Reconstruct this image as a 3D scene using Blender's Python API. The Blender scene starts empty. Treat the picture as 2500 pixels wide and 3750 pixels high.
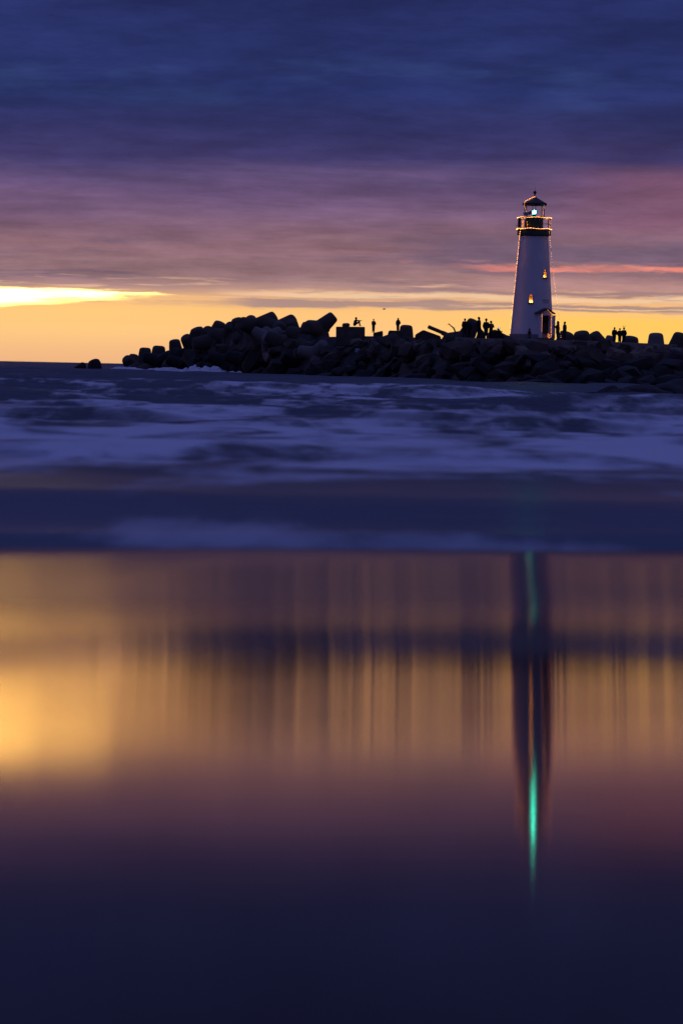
import bpy, bmesh, math, random
import numpy as np
from mathutils import Vector, Matrix, Euler

R = math.radians
sc = bpy.context.scene
C = sc.collection

# ------------------------------------------------------------------ camera
F = 9752.0            # focal length in pixels of the 2500 x 3750 photograph
CAMH = 1.06
ROLL = R(1.2)
cam_d = bpy.data.cameras.new('camera')
cam_d.sensor_fit = 'VERTICAL'
cam_d.sensor_height = 36.0
cam_d.sensor_width = 24.0
cam_d.lens = F / 3750.0 * 36.0
cam_d.shift_y = -(1875 - 1348) / 3750.0
cam_d.clip_start = 0.05
cam_d.clip_end = 120000
cam_d.dof.use_dof = True
cam_d.dof.focus_distance = 232
cam_d.dof.aperture_fstop = 2.0
cam = bpy.data.objects.new('camera', cam_d)
C.objects.link(cam)
cam.matrix_world = Matrix.Translation((0, 0, CAMH)) @ Matrix.Rotation(R(90), 4, 'X') @ Matrix.Rotation(ROLL, 4, 'Z')
sc.camera = cam


def at(px, py, D):
    dx, dy = px - 1250, py - 1348
    u = dx * math.cos(ROLL) + dy * math.sin(ROLL)
    v = -dx * math.sin(ROLL) + dy * math.cos(ROLL)
    return Vector((u / F * D, D, CAMH - v / F * D))


# ------------------------------------------------------------------ view
sc.view_settings.view_transform = 'Standard'
sc.view_settings.look = 'None'
sc.view_settings.exposure = 0.0
sc.view_settings.gamma = 1.0
sc.view_settings.use_curve_mapping = False
sc.render.engine = 'CYCLES'
sc.cycles.use_denoising = True
sc.cycles.max_bounces = 5
sc.cycles.diffuse_bounces = 2
sc.cycles.glossy_bounces = 3
sc.cycles.caustics_reflective = True
sc.cycles.sample_clamp_indirect = 4.0


# ------------------------------------------------------------------ node helper
class NG:
    def __init__(self, nt):
        self.nt = nt
        self.x = 0

    def new(self, t, **kw):
        n = self.nt.nodes.new(t)
        self.x += 40
        n.location = (self.x, 0)
        for k, v in kw.items():
            setattr(n, k, v)
        return n

    def put(self, sock, v):
        if isinstance(v, bpy.types.NodeSocket):
            self.nt.links.new(v, sock)
        elif v is not None:
            if sock.type == 'RGBA' and len(v) == 3:
                v = (*v, 1)
            sock.default_value = v

    def m(self, op, a, b=None, c=None, clamp=False):
        n = self.new('ShaderNodeMath', operation=op, use_clamp=clamp)
        for i, v in enumerate((a, b, c)):
            if v is not None:
                self.put(n.inputs[i], v)
        return n.outputs[0]

    def ss(self, x, a, b, lo=0.0, hi=1.0, lin=False):
        n = self.new('ShaderNodeMapRange', interpolation_type='LINEAR' if lin else 'SMOOTHSTEP', clamp=True)
        self.put(n.inputs[0], x)
        self.put(n.inputs[1], a)
        self.put(n.inputs[2], b)
        self.put(n.inputs[3], lo)
        self.put(n.inputs[4], hi)
        return n.outputs[0]

    def band(self, x, a0, a1, b1, b0):
        return self.m('MULTIPLY', self.ss(x, a0, a1), self.ss(x, b0, b1))

    def mul(self, *a):
        r = a[0]
        for b in a[1:]:
            r = self.m('MULTIPLY', r, b)
        return r

    def vec(self, x, y, z=0.0):
        n = self.new('ShaderNodeCombineXYZ')
        for i, v in enumerate((x, y, z)):
            self.put(n.inputs[i], v)
        return n.outputs[0]

    def noise(self, v, scale=1.0, detail=3.0, rough=0.5, dist=0.0):
        n = self.new('ShaderNodeTexNoise')
        self.put(n.inputs['Vector'], v)
        n.inputs['Scale'].default_value = scale
        n.inputs['Detail'].default_value = detail
        n.inputs['Roughness'].default_value = rough
        n.inputs['Distortion'].default_value = dist
        return n.outputs[0]

    def mix(self, f, a, b, mode='MIX'):
        n = self.new('ShaderNodeMix', data_type='RGBA', blend_type=mode)
        self.put(n.inputs[0], f)
        self.put(n.inputs[6], a)
        self.put(n.inputs[7], b)
        return n.outputs[2]

    def ramp(self, f, stops, interp='LINEAR'):
        n = self.new('ShaderNodeValToRGB')
        cr = n.color_ramp
        cr.interpolation = interp
        while len(cr.elements) > 1:
            cr.elements.remove(cr.elements[-1])
        first = True
        for p, c in stops:
            if not hasattr(c, '__len__'):
                c = (c, c, c)
            if first:
                e = cr.elements[0]
                e.position = p
                first = False
            else:
                e = cr.elements.new(p)
            e.color = (*c, 1)
        self.put(n.inputs[0], f)
        return n.outputs[0]


# ------------------------------------------------------------------ dusk sky
SUN_AZ, SUN_EL = -0.112, 0.024
world = bpy.data.worlds.new('World')
sc.world = world
world.use_nodes = True
world.cycles.sampling_method = 'MANUAL'
world.cycles.sample_map_resolution = 1024
nt = world.node_tree
nt.nodes.clear()
g = NG(nt)
tc = g.new('ShaderNodeTexCoord')
sep = g.new('ShaderNodeSeparateXYZ')
g.put(sep.inputs[0], tc.outputs['Generated'])
dx, dy, dz = sep.outputs
az = g.m('ARCTAN2', dx, dy)
el = g.m('ARCSINE', dz)
# long horizontal cloud streaks bend the colour bands up and down a little
wv = g.noise(g.vec(g.m('MULTIPLY', az, 9.0), g.m('MULTIPLY', el, 75.0), 3.1), 1.0, 5, 0.55)
wv2 = g.noise(g.vec(g.m('MULTIPLY', az, 30.0), g.m('MULTIPLY', el, 260.0), 8.7), 1.0, 4, 0.6)
wamp = g.ss(el, 0.012, 0.05, 0.0012, 0.011)
ew = g.m('ADD', el, g.m('MULTIPLY', g.m('SUBTRACT', wv, 0.5), wamp))
ew = g.m('ADD', ew, g.m('MULTIPLY', g.m('SUBTRACT', wv2, 0.5), g.m('MULTIPLY', wamp, 0.28)))
ew = g.m('SUBTRACT', ew, g.m('MULTIPLY', g.ss(az, -0.3, 0.3, -0.3, 0.3, True), 0.014))
t = g.m('SQRT', g.m('MAXIMUM', ew, 0.0))
q = math.sqrt
west = g.ramp(t, [
    (q(0.0), (.80, .43, .22)), (q(.006), (.92, .50, .235)), (q(.014), (1.0, .575, .225)),
    (q(.0215), (1.0, .56, .20)), (q(.0255), (.86, .46, .22)), (q(.0285), (.52, .30, .235)),
    (q(.032), (.36, .205, .215)), (q(.037), (.285, .160, .182)), (q(.046), (.255, .135, .168)),
    (q(.056), (.175, .098, .168)), (q(.067), (.125, .075, .168)), (q(.073), (.092, .062, .158)),
    (q(.079), (.046, .038, .130)), (q(.088), (.031, .031, .120)), (q(.103), (.021, .031, .134)),
    (q(.138), (.018, .026, .118)), (q(.20), (.024, .036, .150)), (q(.5), (.055, .067, .245)), (1.0, (.068, .082, .285))])
east = g.ramp(t, [(0.0, (.042, .036, .105)), (.3, (.038, .038, .135)), (.7, (.055, .066, .235)), (1.0, (.068, .082, .285))])
wf = g.ss(g.m('COSINE', g.m('SUBTRACT', az, SUN_AZ)), -0.3, 0.85)
col = g.mix(wf, east, west)
# overcast texture in the blue deck
up = g.noise(g.vec(g.m('MULTIPLY', az, 6.0), g.m('MULTIPLY', el, 42.0), 1.7), 1.0, 5, 0.55)
up2 = g.noise(g.vec(g.m('MULTIPLY', az, 15.0), g.m('MULTIPLY', el, 48.0), 91.7), 1.0, 4, 0.55)
upf = g.ss(g.m('ADD', g.m('MULTIPLY', up, .6), g.m('MULTIPLY', up2, .4)), 0.28, 0.72, 0.70, 1.34)
col = g.mix(g.ss(el, 0.03, 0.085), col, g.mix(1.0, col, upf, 'MULTIPLY'))
patch = g.mul(g.band(el, .090, .106, .110, .126), g.ss(g.noise(g.vec(g.m('MULTIPLY', az, 14.0), g.m('MULTIPLY', el, 80.0), 5.5), 1, 4), .48, .68))
col = g.mix(g.m('MULTIPLY', patch, .30), col, (.045, .085, .26))
# mauve-grey cloud streaks under the deck
st = g.noise(g.vec(g.m('MULTIPLY', az, 11.0), g.m('MULTIPLY', el, 150.0), 11.3), 1.0, 5, 0.6, 0.3)
mv = g.noise(g.vec(g.m('MULTIPLY', az, 7.0), g.m('MULTIPLY', el, 95.0), 61.3), 1.0, 6, 0.62, 0.4)
col = g.mix(g.mul(g.band(el, .026, .034, .070, .085), wf), col, g.mix(1.0, col, g.ss(mv, .28, .72, .80, 1.20), 'MULTIPLY'))
stm = g.mul(g.ss(st, .50, .66), g.band(el, .029, .033, .045, .052), g.ss(g.m('COSINE', az), .6, .95))
col = g.mix(g.m('MULTIPLY', stm, .75), col, (.165, .108, .165))
col = g.mix(g.mul(g.ss(az, .0, .09), g.band(el, .0285, .0315, .0350, .0385), .42), col, (.56, .28, .24))
# broad grey cloud on the right with a pink lit lower edge
st2 = g.noise(g.vec(g.m('MULTIPLY', az, 16.0), g.m('MULTIPLY', el, 120.0), 21.9), 1.0, 5, 0.6)
eb = g.m('ADD', el, g.m('MULTIPLY', g.m('SUBTRACT', st2, .5), .010))
rgt = g.ss(az, .005, .05)
col = g.mix(g.mul(rgt, g.band(eb, .0395, .0415, .046, .053), .62), col, (.135, .095, .175))
st3 = g.noise(g.vec(g.m('MULTIPLY', az, 34.0), g.m('MULTIPLY', el, 160.0), 41.7), 1.0, 5, 0.62)
ep = g.m('ADD', el, g.m('MULTIPLY', g.m('SUBTRACT', st3, .5), .0075))
pink = g.mul(g.ss(az, .035, .075), g.band(ep, .0372, .0384, .0392, .0404), g.ss(st2, .30, .52, .35, 1.0))
col = g.mix(pink, col, (.88, .27, .21))
pink2 = g.mul(g.ss(az, -.02, .06), g.band(ep, .0405, .0412, .0415, .0425), g.ss(st3, .45, .65, 0, .45))
col = g.mix(pink2, col, (.62, .25, .24))
col = g.mix(g.mul(g.ss(az, .06, .12), g.band(el, .048, .056, .072, .080), .5), col, (.25, .095, .145))
# pale and grey threads just above the glow
thr = g.noise(g.vec(g.m('MULTIPLY', az, 20.0), g.m('MULTIPLY', el, 130.0), 31.0), 1.0, 5, .62)
et = g.m('ADD', el, g.m('MULTIPLY', g.m('SUBTRACT', thr, .5), .0068))
mid = g.ss(az, -.055, -.02)
pale = g.mul(mid, g.band(et, .0262, .0272, .0280, .0292), .85)
col = g.mix(pale, col, (.90, .60, .36))
grey = g.mul(g.ss(az, -.05, -.03), g.band(et, .0222, .0233, .0252, .0261), .85)
col = g.mix(grey, col, (.36, .235, .235))
grey2 = g.mul(g.ss(az, -.02, .03), g.band(et, .0288, .0294, .0300, .0308), .65)
col = g.mix(grey2, col, (.30, .185, .205))
pale2 = g.mul(g.ss(az, .03, .07), g.band(et, .0237, .0240, .0243, .0246), .8)
col = g.mix(pale2, col, (.92, .56, .26))
# deeper yellow to the right of the sun, low streaks of light there
col = g.mix(g.mul(g.ss(az, .01, .10), g.band(el, .002, .008, .019, .0235), .85), col, (1.0, .60, .105))
yst = g.noise(g.vec(g.m('MULTIPLY', az, 22.0), g.m('MULTIPLY', el, 700.0), 4.4), 1.0, 3, .5)
col = g.mix(g.mul(g.ss(yst, .54, .62), g.band(az, .055, .07, .105, .125), g.band(el, .0105, .012, .0155, .0165)), col, (1.25, .80, .10))
# broken wisps between the glow and the deck
ws = g.noise(g.vec(g.m('MULTIPLY', az, 19.0), g.m('MULTIPLY', el, 330.0), 71.0), 1.0, 5, .6, .25)
wz_ = g.mul(g.band(el, .0205, .0245, .0310, .0350), wf)
col = g.mix(g.mul(wz_, g.ss(ws, .53, .66), .60), col, (.92, .55, .34))
col = g.mix(g.mul(wz_, g.ss(ws, .47, .36), .50), col, (.42, .265, .25))
# the slot of bright evening sky over the hidden sun
sl = g.noise(g.vec(g.m('MULTIPLY', az, 26.0), g.m('MULTIPLY', el, 430.0), 2.2), 1.0, 5, .62)
es = g.m('ADD', el, g.m('MULTIPLY', g.m('SUBTRACT', sl, .5), .0036))
low = g.ss(az, -.130, -.062, .0196, .0246, True)
slot = g.mul(g.ss(es, low, g.m('ADD', low, .0034)), g.ss(es, .0281, .0264), g.band(g.m('ADD', az, g.m('MULTIPLY', g.m('SUBTRACT', sl, .5), .13)), -.34, -.20, -.104, -.062))
slot = g.m('MULTIPLY', slot, g.ss(sl, .30, .50, .10, 1.0))
halo = g.mul(g.band(el, .004, .023, .0255, .0295), g.band(az, -.34, -.15, -.10, -.02))
col = g.mix(g.m('MULTIPLY', halo, .28), col, (1.15, .70, .22))
add = g.mix(slot, (0, 0, 0), (7.5, 4.9, .95))
col = g.mix(1.0, col, add, 'ADD')
fine = g.noise(g.vec(g.m('MULTIPLY', az, 42.0), g.m('MULTIPLY', el, 190.0), 17.0), 1.0, 6, .65)
col = g.mix(g.ss(el, .024, .036), col, g.mix(1.0, col, g.ss(fine, .25, .75, .86, 1.14), 'MULTIPLY'))
# below the horizon nothing but dark sea
col = g.mix(g.ss(dz, -.004, -.02), col, (.020, .021, .055))
bg1 = g.new('ShaderNodeBackground')
g.put(bg1.inputs[0], col)
bg1.inputs[1].default_value = 1.0
sky = g.new('ShaderNodeTexSky', sky_type='NISHITA', sun_disc=False)
sky.sun_elevation = R(-3.0)
sky.sun_rotation = SUN_AZ
bg2 = g.new('ShaderNodeBackground')
g.put(bg2.inputs[0], sky.outputs[0])
bg2.inputs[1].default_value = 0.006
ads = g.new('ShaderNodeAddShader')
nt.links.new(bg1.outputs[0], ads.inputs[0])
nt.links.new(bg2.outputs[0], ads.inputs[1])
wo = g.new('ShaderNodeOutputWorld')
nt.links.new(ads.outputs[0], wo.inputs[0])

# the sun itself is behind the cloud at the horizon: a faint warm remainder
sun_d = bpy.data.lights.new('sun', 'SUN')
sun_d.energy = 0.0001
sun_d.angle = R(4)
sun_d.color = (1.0, .62, .25)
sun = bpy.data.objects.new('sun', sun_d)
C.objects.link(sun)
sd = Vector((math.sin(SUN_AZ), math.cos(SUN_AZ), math.tan(SUN_EL)))
sun.rotation_euler = sd.to_track_quat('Z', 'Y').to_euler()

# ------------------------------------------------------------------ materials
MATS = {}


def mat(name, color, rough=0.8, var=0.25, scale=3.0, bump=0.0, bscale=None, metallic=0.0, emit=None, estr=0.0, color2=None):
    if name in MATS:
        return MATS[name]
    m = bpy.data.materials.new(name)
    m.use_nodes = True
    n = m.node_tree
    n.nodes.clear()
    g = NG(n)
    p = g.new('ShaderNodeBsdfPrincipled')
    o = g.new('ShaderNodeOutputMaterial')
    n.links.new(p.outputs[0], o.inputs[0])
    tcn = g.new('ShaderNodeTexCoord')
    nz = g.noise(tcn.outputs['Object'], scale, 5, .6)
    c2 = color2 or tuple(c * (1 - var) for c in color)
    c1 = tuple(min(1, c * (1 + var * .6)) for c in color)
    g.put(p.inputs['Base Color'], g.mix(g.ss(nz, .32, .68), c2, c1))
    p.inputs['Roughness'].default_value = rough
    p.inputs['Metallic'].default_value = metallic
    if bump:
        b = g.new('ShaderNodeBump')
        b.inputs['Strength'].default_value = bump
        b.inputs['Distance'].default_value = .05
        g.put(b.inputs['Height'], g.noise(tcn.outputs['Object'], bscale or scale * 3, 6, .6))
        n.links.new(b.outputs[0], p.inputs['Normal'])
    if emit:
        p.inputs['Emission Color'].default_value = (*emit, 1)
        p.inputs['Emission Strength'].default_value = estr
    MATS[name] = m
    return m


# ------------------------------------------------------------------ small numpy noise
def swaves(seed, n, lx, ly, spread=0.6):
    rg = np.random.RandomState(seed)
    ks = []
    for i in range(n):
        s = math.exp(rg.uniform(-spread, spread))
        ks.append((2 * math.pi / lx * s * rg.uniform(-1, 1), 2 * math.pi / ly * math.exp(rg.uniform(-spread, spread)) * rg.choice((-1, 1)), rg.uniform(0, 6.28)))

    def f(X, Y):
        r = 0
        for a, b, c in ks:
            r = r + np.sin(a * X + b * Y + c)
        return r / math.sqrt(n)
    return f


def sstep(x, a, b):
    t = np.clip((x - a) / (b - a), 0, 1)
    return t * t * (3 - 2 * t)


def obj(name, me, material=None, parent=None):
    o = bpy.data.objects.new(name, me)
    C.objects.link(o)
    if material:
        me.materials.clear()
        me.materials.append(material)
    if parent:
        o.parent = parent
    return o


def tag(o, label=None, cat=None, group=None, kind=None):
    if label:
        o['label'] = label
    if cat:
        o['category'] = cat
    if group:
        o['group'] = group
    if kind:
        o['kind'] = kind
    return o


def grid_mesh(name, X, Y, Z):
    nr, nc = X.shape
    me = bpy.data.meshes.new(name)
    v = np.stack([X.ravel(), Y.ravel(), Z.ravel()], 1)
    idx = np.arange(nr * nc).reshape(nr, nc)
    f = np.stack([idx[:-1, :-1].ravel(), idx[:-1, 1:].ravel(), idx[1:, 1:].ravel(), idx[1:, :-1].ravel()], 1)
    me.vertices.add(len(v))
    me.vertices.foreach_set('co', v.ravel())
    me.loops.add(f.size)
    me.loops.foreach_set('vertex_index', f.ravel().astype(np.int32))
    me.polygons.add(len(f))
    me.polygons.foreach_set('loop_start', np.arange(0, f.size, 4, dtype=np.int32))
    me.update(calc_edges=True)
    me.polygons.foreach_set('use_smooth', np.ones(len(f), dtype=bool))
    return me


# ------------------------------------------------------------------ beach (wet sand sloping to the sea)
YS = np.concatenate([np.linspace(-30, 0, 12), np.linspace(.3, 22, 260), np.linspace(23, 70, 30)])
slope = np.interp(YS, [0, 5.6, 6.4, 7.2, 8.0, 9.2, 12.0, 13.5, 15.3], [.0536, .0536, .0533, .0522, .0498, .0440, .0378, .030, .018])
zz = np.zeros_like(YS)
for i in range(1, len(YS)):
    zz[i] = zz[i - 1] - .5 * (slope[i] + slope[i - 1]) * (YS[i] - YS[i - 1])
zz -= np.interp(15.35, YS, zz)
zz = np.where(YS > 15.35, -.03 * (YS - 15.35), zz)


def cross(x, y):
    # the beach also rises a little towards the breakwater side
    return np.interp(y, [0, 10, 13, 15.3, 20], [.016, .016, .011, .0055, .004]) * np.clip(x, -5, 5)


def sandz(x, y):
    return np.interp(y, YS, zz) + cross(x, y)


XS = np.concatenate([np.linspace(-60, -6, 20)[:-1], np.linspace(-6, 6, 90), np.linspace(6, 60, 20)[1:]])
GX, GY = np.meshgrid(XS, YS)
und = swaves(5, 6, 3.0, 5.0)
GZ = np.repeat(zz[:, None], len(XS), 1) + cross(GX, GY) + .0022 * und(GX, GY)
me = grid_mesh('beach', GX, GY, GZ)

m = bpy.data.materials.new('wet_sand')
m.use_nodes = True
n = m.node_tree
n.nodes.clear()
g = NG(n)
dif = g.new('ShaderNodeBsdfDiffuse')
p = g.new('ShaderNodeBsdfAnisotropic')
p.distribution = 'BECKMANN'
fr = g.new('ShaderNodeFresnel')
fr.inputs[0].default_value = 1.33
mxs = g.new('ShaderNodeMixShader')
FRES = fr.outputs[0]
n.links.new(dif.outputs[0], mxs.inputs[1])
n.links.new(p.outputs[0], mxs.inputs[2])
o_ = g.new('ShaderNodeOutputMaterial')
n.links.new(mxs.outputs[0], o_.inputs[0])
geo = g.new('ShaderNodeNewGeometry')
nz = g.noise(geo.outputs['Position'], 1.3, 5, .6)
gr = g.noise(geo.outputs['Position'], 300, 2, .6)
g.put(dif.inputs['Color'], g.mix(g.ss(g.m('ADD', g.m('MULTIPLY', nz, .5), g.m('MULTIPLY', gr, .5)), .35, .65), (.016, .013, .009), (.026, .021, .015)))
SANDC = dif.inputs['Color'].links[0].from_socket
spz = g.new('ShaderNodeSeparateXYZ')
g.put(spz.inputs[0], geo.outputs['Position'])
film = g.ss(spz.outputs[1], 6.4, 11.0)      # foamy swash film, added to dim the mirrored sky on this sand
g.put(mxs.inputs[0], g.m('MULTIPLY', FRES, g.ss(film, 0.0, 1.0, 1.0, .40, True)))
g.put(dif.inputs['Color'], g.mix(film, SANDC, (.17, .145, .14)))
# a rippled film of running water near the swash, glassy wet sand above it
g.put(p.inputs['Roughness'], g.m('ADD', g.ss(g.noise(geo.outputs['Position'], .7, 3), .3, .7, .065, .075), g.ss(spz.outputs[1], 6.8, 9.5, 0.0, .05)))
# ripples of the draining film run parallel to the shore, so it scatters light mostly up and down the slope
p.inputs['Anisotropy'].default_value = .30
p.inputs['Color'].default_value = (.82, .66, .60, 1)
bs = g.new('ShaderNodeBump')
bs.inputs['Strength'].default_value = 1.0
bs.inputs['Distance'].default_value = 1.0
g.put(bs.inputs['Height'], g.m('MULTIPLY', g.noise(g.vec(g.m('MULTIPLY', spz.outputs[0], 2.4), g.m('MULTIPLY', spz.outputs[1], 7.0), 0.0), 1.0, 3, .55, .4), .0007))
n.links.new(bs.outputs[0], p.inputs['Normal'])
g.put(p.inputs['Tangent'], g.vec(1.0, 0.0, 0.0))
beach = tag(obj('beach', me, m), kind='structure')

# ------------------------------------------------------------------ sea
rows = [14.2]
while rows[-1] < 420:
    rows.append(rows[-1] * 1.0052 + .012)
while rows[-1] < 60000:
    rows.append(rows[-1] * 1.12)
ROWS = np.array(rows)
azs = np.concatenate([np.linspace(-.9, -.18, 40)[:-1], np.linspace(-.18, .18, 240), np.linspace(.18, .9, 40)[1:]])
TA, SY = np.meshgrid(np.tan(azs), ROWS)
SX = TA * SY
w_long = swaves(11, 7, 26, 300)
w_len2 = swaves(12, 7, 40, 300)
w_chop = swaves(13, 18, 3.6, 5.0)
w_chop2 = swaves(14, 18, 7.0, 14.0)
w_swell = swaves(15, 8, 160, 34, .3)
n1 = w_long(SX * 1.0, SY * .0)
n2 = w_len2(SX, SY * .0 + 9)
Yw = SY + 1.6 * n1 * sstep(SY, 20, 60) + 5.0 * n2 * sstep(SY, 45, 95)


def ridge(c, front, back, amp, mod=1.0):
    d = Yw - c
    return amp * mod * np.where(d < 0, np.exp(-(d / front) ** 2), np.exp(-(d / back) ** 2))


SZ = .02 + .105 * sstep(SY + .12 * n2, 16.5, 19.9) * (1 - .5 * sstep(SY, 21, 27))
SZ += ridge(24.5, 1.5, 3.5, .08, .7 + .4 * n2)
SZ += ridge(29.5, 1.3, 3.5, .09, .7 - .4 * n1)
SZ += ridge(36, 1.6, 5, .13, .8 + .4 * n1)
SZ += ridge(49, 1.8, 7, .25, .8 + .5 * n2)
SZ += ridge(67, 2.0, 8, .40, .8 + .45 * n1)
SZ += ridge(92, 3.0, 11, .68, np.clip(.75 + .35 * n2, .2, 1.3) * (1 - .6 * sstep(SX, 3, 9)))
SZ += ridge(135, 7, 16, .30, .8 + .4 * n1) * (1 - sstep(SX, 4, 12))
SZ += .040 * w_chop(SX, SY) * sstep(SY, 20, 45) * (1 - sstep(SY, 150, 400))
SZ += .065 * w_chop2(SX, SY) * sstep(SY, 25, 60) * (1 - sstep(SY, 300, 900))
SZ += .10 * w_swell(SX, SY) * sstep(SY, 90, 180) * (1 - sstep(SY, 1500, 6000))
edge = 15.45 + .28 * np.clip(SX, -4, 4) + .07 * n2 + .05 * np.sin(SX * 2.3 + 1)
tong = sstep(SY, edge, edge + 1.3)
SZ = np.where(SY < edge, sandz(SX, SY) - .05, np.where(SY < edge + 1.3, (sandz(SX, SY) - .012) * (1 - tong) + SZ * tong + .015 * tong, SZ))
me = grid_mesh('sea', SX, SY, SZ)

m = bpy.data.materials.new('sea_water')
m.use_nodes = True
n = m.node_tree
n.nodes.clear()
g = NG(n)
wat = g.new('ShaderNodeBsdfPrincipled')
foam = g.new('ShaderNodeBsdfPrincipled')
mx = g.new('ShaderNodeMixShader')
o_ = g.new('ShaderNodeOutputMaterial')
geo = g.new('ShaderNodeNewGeometry')
sp = g.new('ShaderNodeSeparateXYZ')
g.put(sp.inputs[0], geo.outputs['Position'])
px, py, pz = sp.outputs
ly = g.m('DIVIDE', g.m('LOGARITHM', g.m('DIVIDE', py, 12.0), math.e), math.log(300 / 12.0))   # 12 m -> 0, 300 m -> 1


def lt(y):
    return math.log(y / 12.0) / math.log(300 / 12.0)


dens = g.ramp(ly, [(lt(15.0), 0), (lt(15.5), .44), (lt(16.2), .56), (lt(16.9), .44), (lt(17.9), .22), (lt(19.3), .22), (lt(20.6), .36), (lt(23.0), .47),
                   (lt(27), .57), (lt(36), .60), (lt(48), .55), (lt(62), .51), (lt(78), .47), (lt(90), .47), (lt(98), .43), (lt(112), .32), (lt(130), .18), (lt(160), .10), (lt(300), .08)])
fa = g.noise(g.vec(g.m('MULTIPLY', px, .34), g.m('MULTIPLY', py, .10), 0.0), 1.0, 4, .55, .8)
fb = g.noise(g.vec(g.m('MULTIPLY', px, .85), g.m('MULTIPLY', py, .26), 4.0), 1.0, 4, .6, .5)
fc = g.noise(g.vec(g.m('MULTIPLY', px, .42), g.m('MULTIPLY', py, .75), 14.0), 1.0, 3, .6, .3)
fn = g.m('ADD', g.m('ADD', g.m('MULTIPLY', fa, .58), g.m('MULTIPLY', fb, .30)), g.m('MULTIPLY', fc, .12))
fl_ = g.noise(g.vec(g.m('MULTIPLY', px, .075), g.m('MULTIPLY', py, .05), 24.0), 1.0, 2, .5)
fn = g.m('ADD', fn, g.m('MULTIPLY', g.m('SUBTRACT', fl_, .5), g.ss(py, 40, 75, .10, .42)))
ff = g.noise(g.vec(g.m('MULTIPLY', px, 1.7), g.m('MULTIPLY', py, .55), 34.0), 1.0, 5, .62, .4)
fn = g.m('ADD', fn, g.m('MULTIPLY', g.m('SUBTRACT', ff, .5), g.ss(py, 35, 75, .06, .34)))
thr = g.m('SUBTRACT', 1.0, dens)
fo = g.ss(fn, g.m('SUBTRACT', g.m('ADD', g.m('MULTIPLY', thr, .42), .29), .055), g.m('ADD', g.m('ADD', g.m('MULTIPLY', thr, .42), .29), .085))
sn = g.new('ShaderNodeSeparateXYZ')
g.put(sn.inputs[0], geo.outputs['Normal'])
fo = g.m('MULTIPLY', fo, g.ss(dens, .02, .25))
fo = g.m('MULTIPLY', fo, g.ss(sn.outputs[1], -.05, -.16, 1.0, .35))
fo = g.m('MULTIPLY', fo, g.ss(py, 19, 27, .55, .94))
g.put(wat.inputs['Base Color'], (.010, .013, .022))
g.put(wat.inputs['Roughness'], g.ss(ly, lt(17), lt(28), .26, .42))
wat.inputs['IOR'].default_value = 1.333
bmp = g.new('ShaderNodeBump')
bmp.inputs['Strength'].default_value = 1.0
bmp.inputs['Distance'].default_value = 1.0
hn = g.noise(g.vec(g.m('MULTIPLY', px, .9), g.m('MULTIPLY', py, .55), 7.0), 1.0, 4, .6)
hf = g.noise(g.vec(g.m('MULTIPLY', px, .12), g.m('MULTIPLY', py, .10), 9.0), 1.0, 5, .6)
hh = g.m('ADD', g.m('MULTIPLY', hn, g.ss(py, 18, 50, .02, .22)), g.m('MULTIPLY', hf, g.ss(py, 110, 260, 0.0, 1.6)))
g.put(bmp.inputs['Height'], hh)
n.links.new(bmp.outputs[0], wat.inputs['Normal'])
g.put(foam.inputs['Base Color'], (.78, .80, .84))
foam.inputs['Roughness'].default_value = .9
foam.inputs['Specular IOR Level'].default_value = .2
n.links.new(wat.outputs[0], mx.inputs[1])
n.links.new(foam.outputs[0], mx.inputs[2])
g.put(mx.inputs[0], fo)
n.links.new(mx.outputs[0], o_.inputs[0])
sea = tag(obj('sea', me, m), kind='structure')

# ------------------------------------------------------------------ mesh helpers
def bm_mesh(name, bm, smooth=False, recalc=True):
    if recalc:
        bmesh.ops.recalc_face_normals(bm, faces=bm.faces)
    me = bpy.data.meshes.new(name)
    bm.to_mesh(me)
    bm.free()
    if smooth:
        me.polygons.foreach_set('use_smooth', np.ones(len(me.polygons), dtype=bool))
    return me


def frame(d):
    d = Vector(d).normalized()
    a = Vector((0, 0, 1)) if abs(d.z) < .9 else Vector((1, 0, 0))
    x = d.cross(a).normalized()
    return d, x, d.cross(x).normalized()


def tube(bm, pts, r, seg=6, caps=True):
    """swept tube through points; r a number or one per point"""
    pts = [Vector(p) for p in pts]
    rs = r if hasattr(r, '__len__') else [r] * len(pts)
    rings = []
    px_ = None
    for i, p in enumerate(pts):
        d = (pts[min(i + 1, len(pts) - 1)] - pts[max(i - 1, 0)])
        d, x, y = frame(d)
        if px_ is not None:
            x = (px_ - d * px_.dot(d)).normalized()
            y = d.cross(x)
        px_ = x
        rings.append([bm.verts.new(p + (x * math.cos(a) + y * math.sin(a)) * rs[i]) for a in [2 * math.pi * k / seg for k in range(seg)]])
    for a, b in zip(rings, rings[1:]):
        for k in range(seg):
            bm.faces.new((a[k], a[(k + 1) % seg], b[(k + 1) % seg], b[k]))
    if caps:
        bm.faces.new(rings[0][::-1])
        bm.faces.new(rings[-1])


def ball(bm, c, r, sub=1, scale=(1, 1, 1)):
    ret = bmesh.ops.create_icosphere(bm, subdivisions=sub, radius=1.0)
    for v in ret['verts']:
        v.co = Vector((v.co.x * r * scale[0], v.co.y * r * scale[1], v.co.z * r * scale[2])) + Vector(c)


def box(bm, lo, hi, M=None):
    vs = [bm.verts.new((x, y, z)) for x in (lo[0], hi[0]) for y in (lo[1], hi[1]) for z in (lo[2], hi[2])]
    if M is not None:
        for v in vs:
            v.co = M @ v.co
    for f in ((0, 1, 3, 2), (4, 6, 7, 5), (0, 4, 5, 1), (2, 3, 7, 6), (0, 2, 6, 4), (1, 5, 7, 3)):
        bm.faces.new([vs[i] for i in f])


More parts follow.
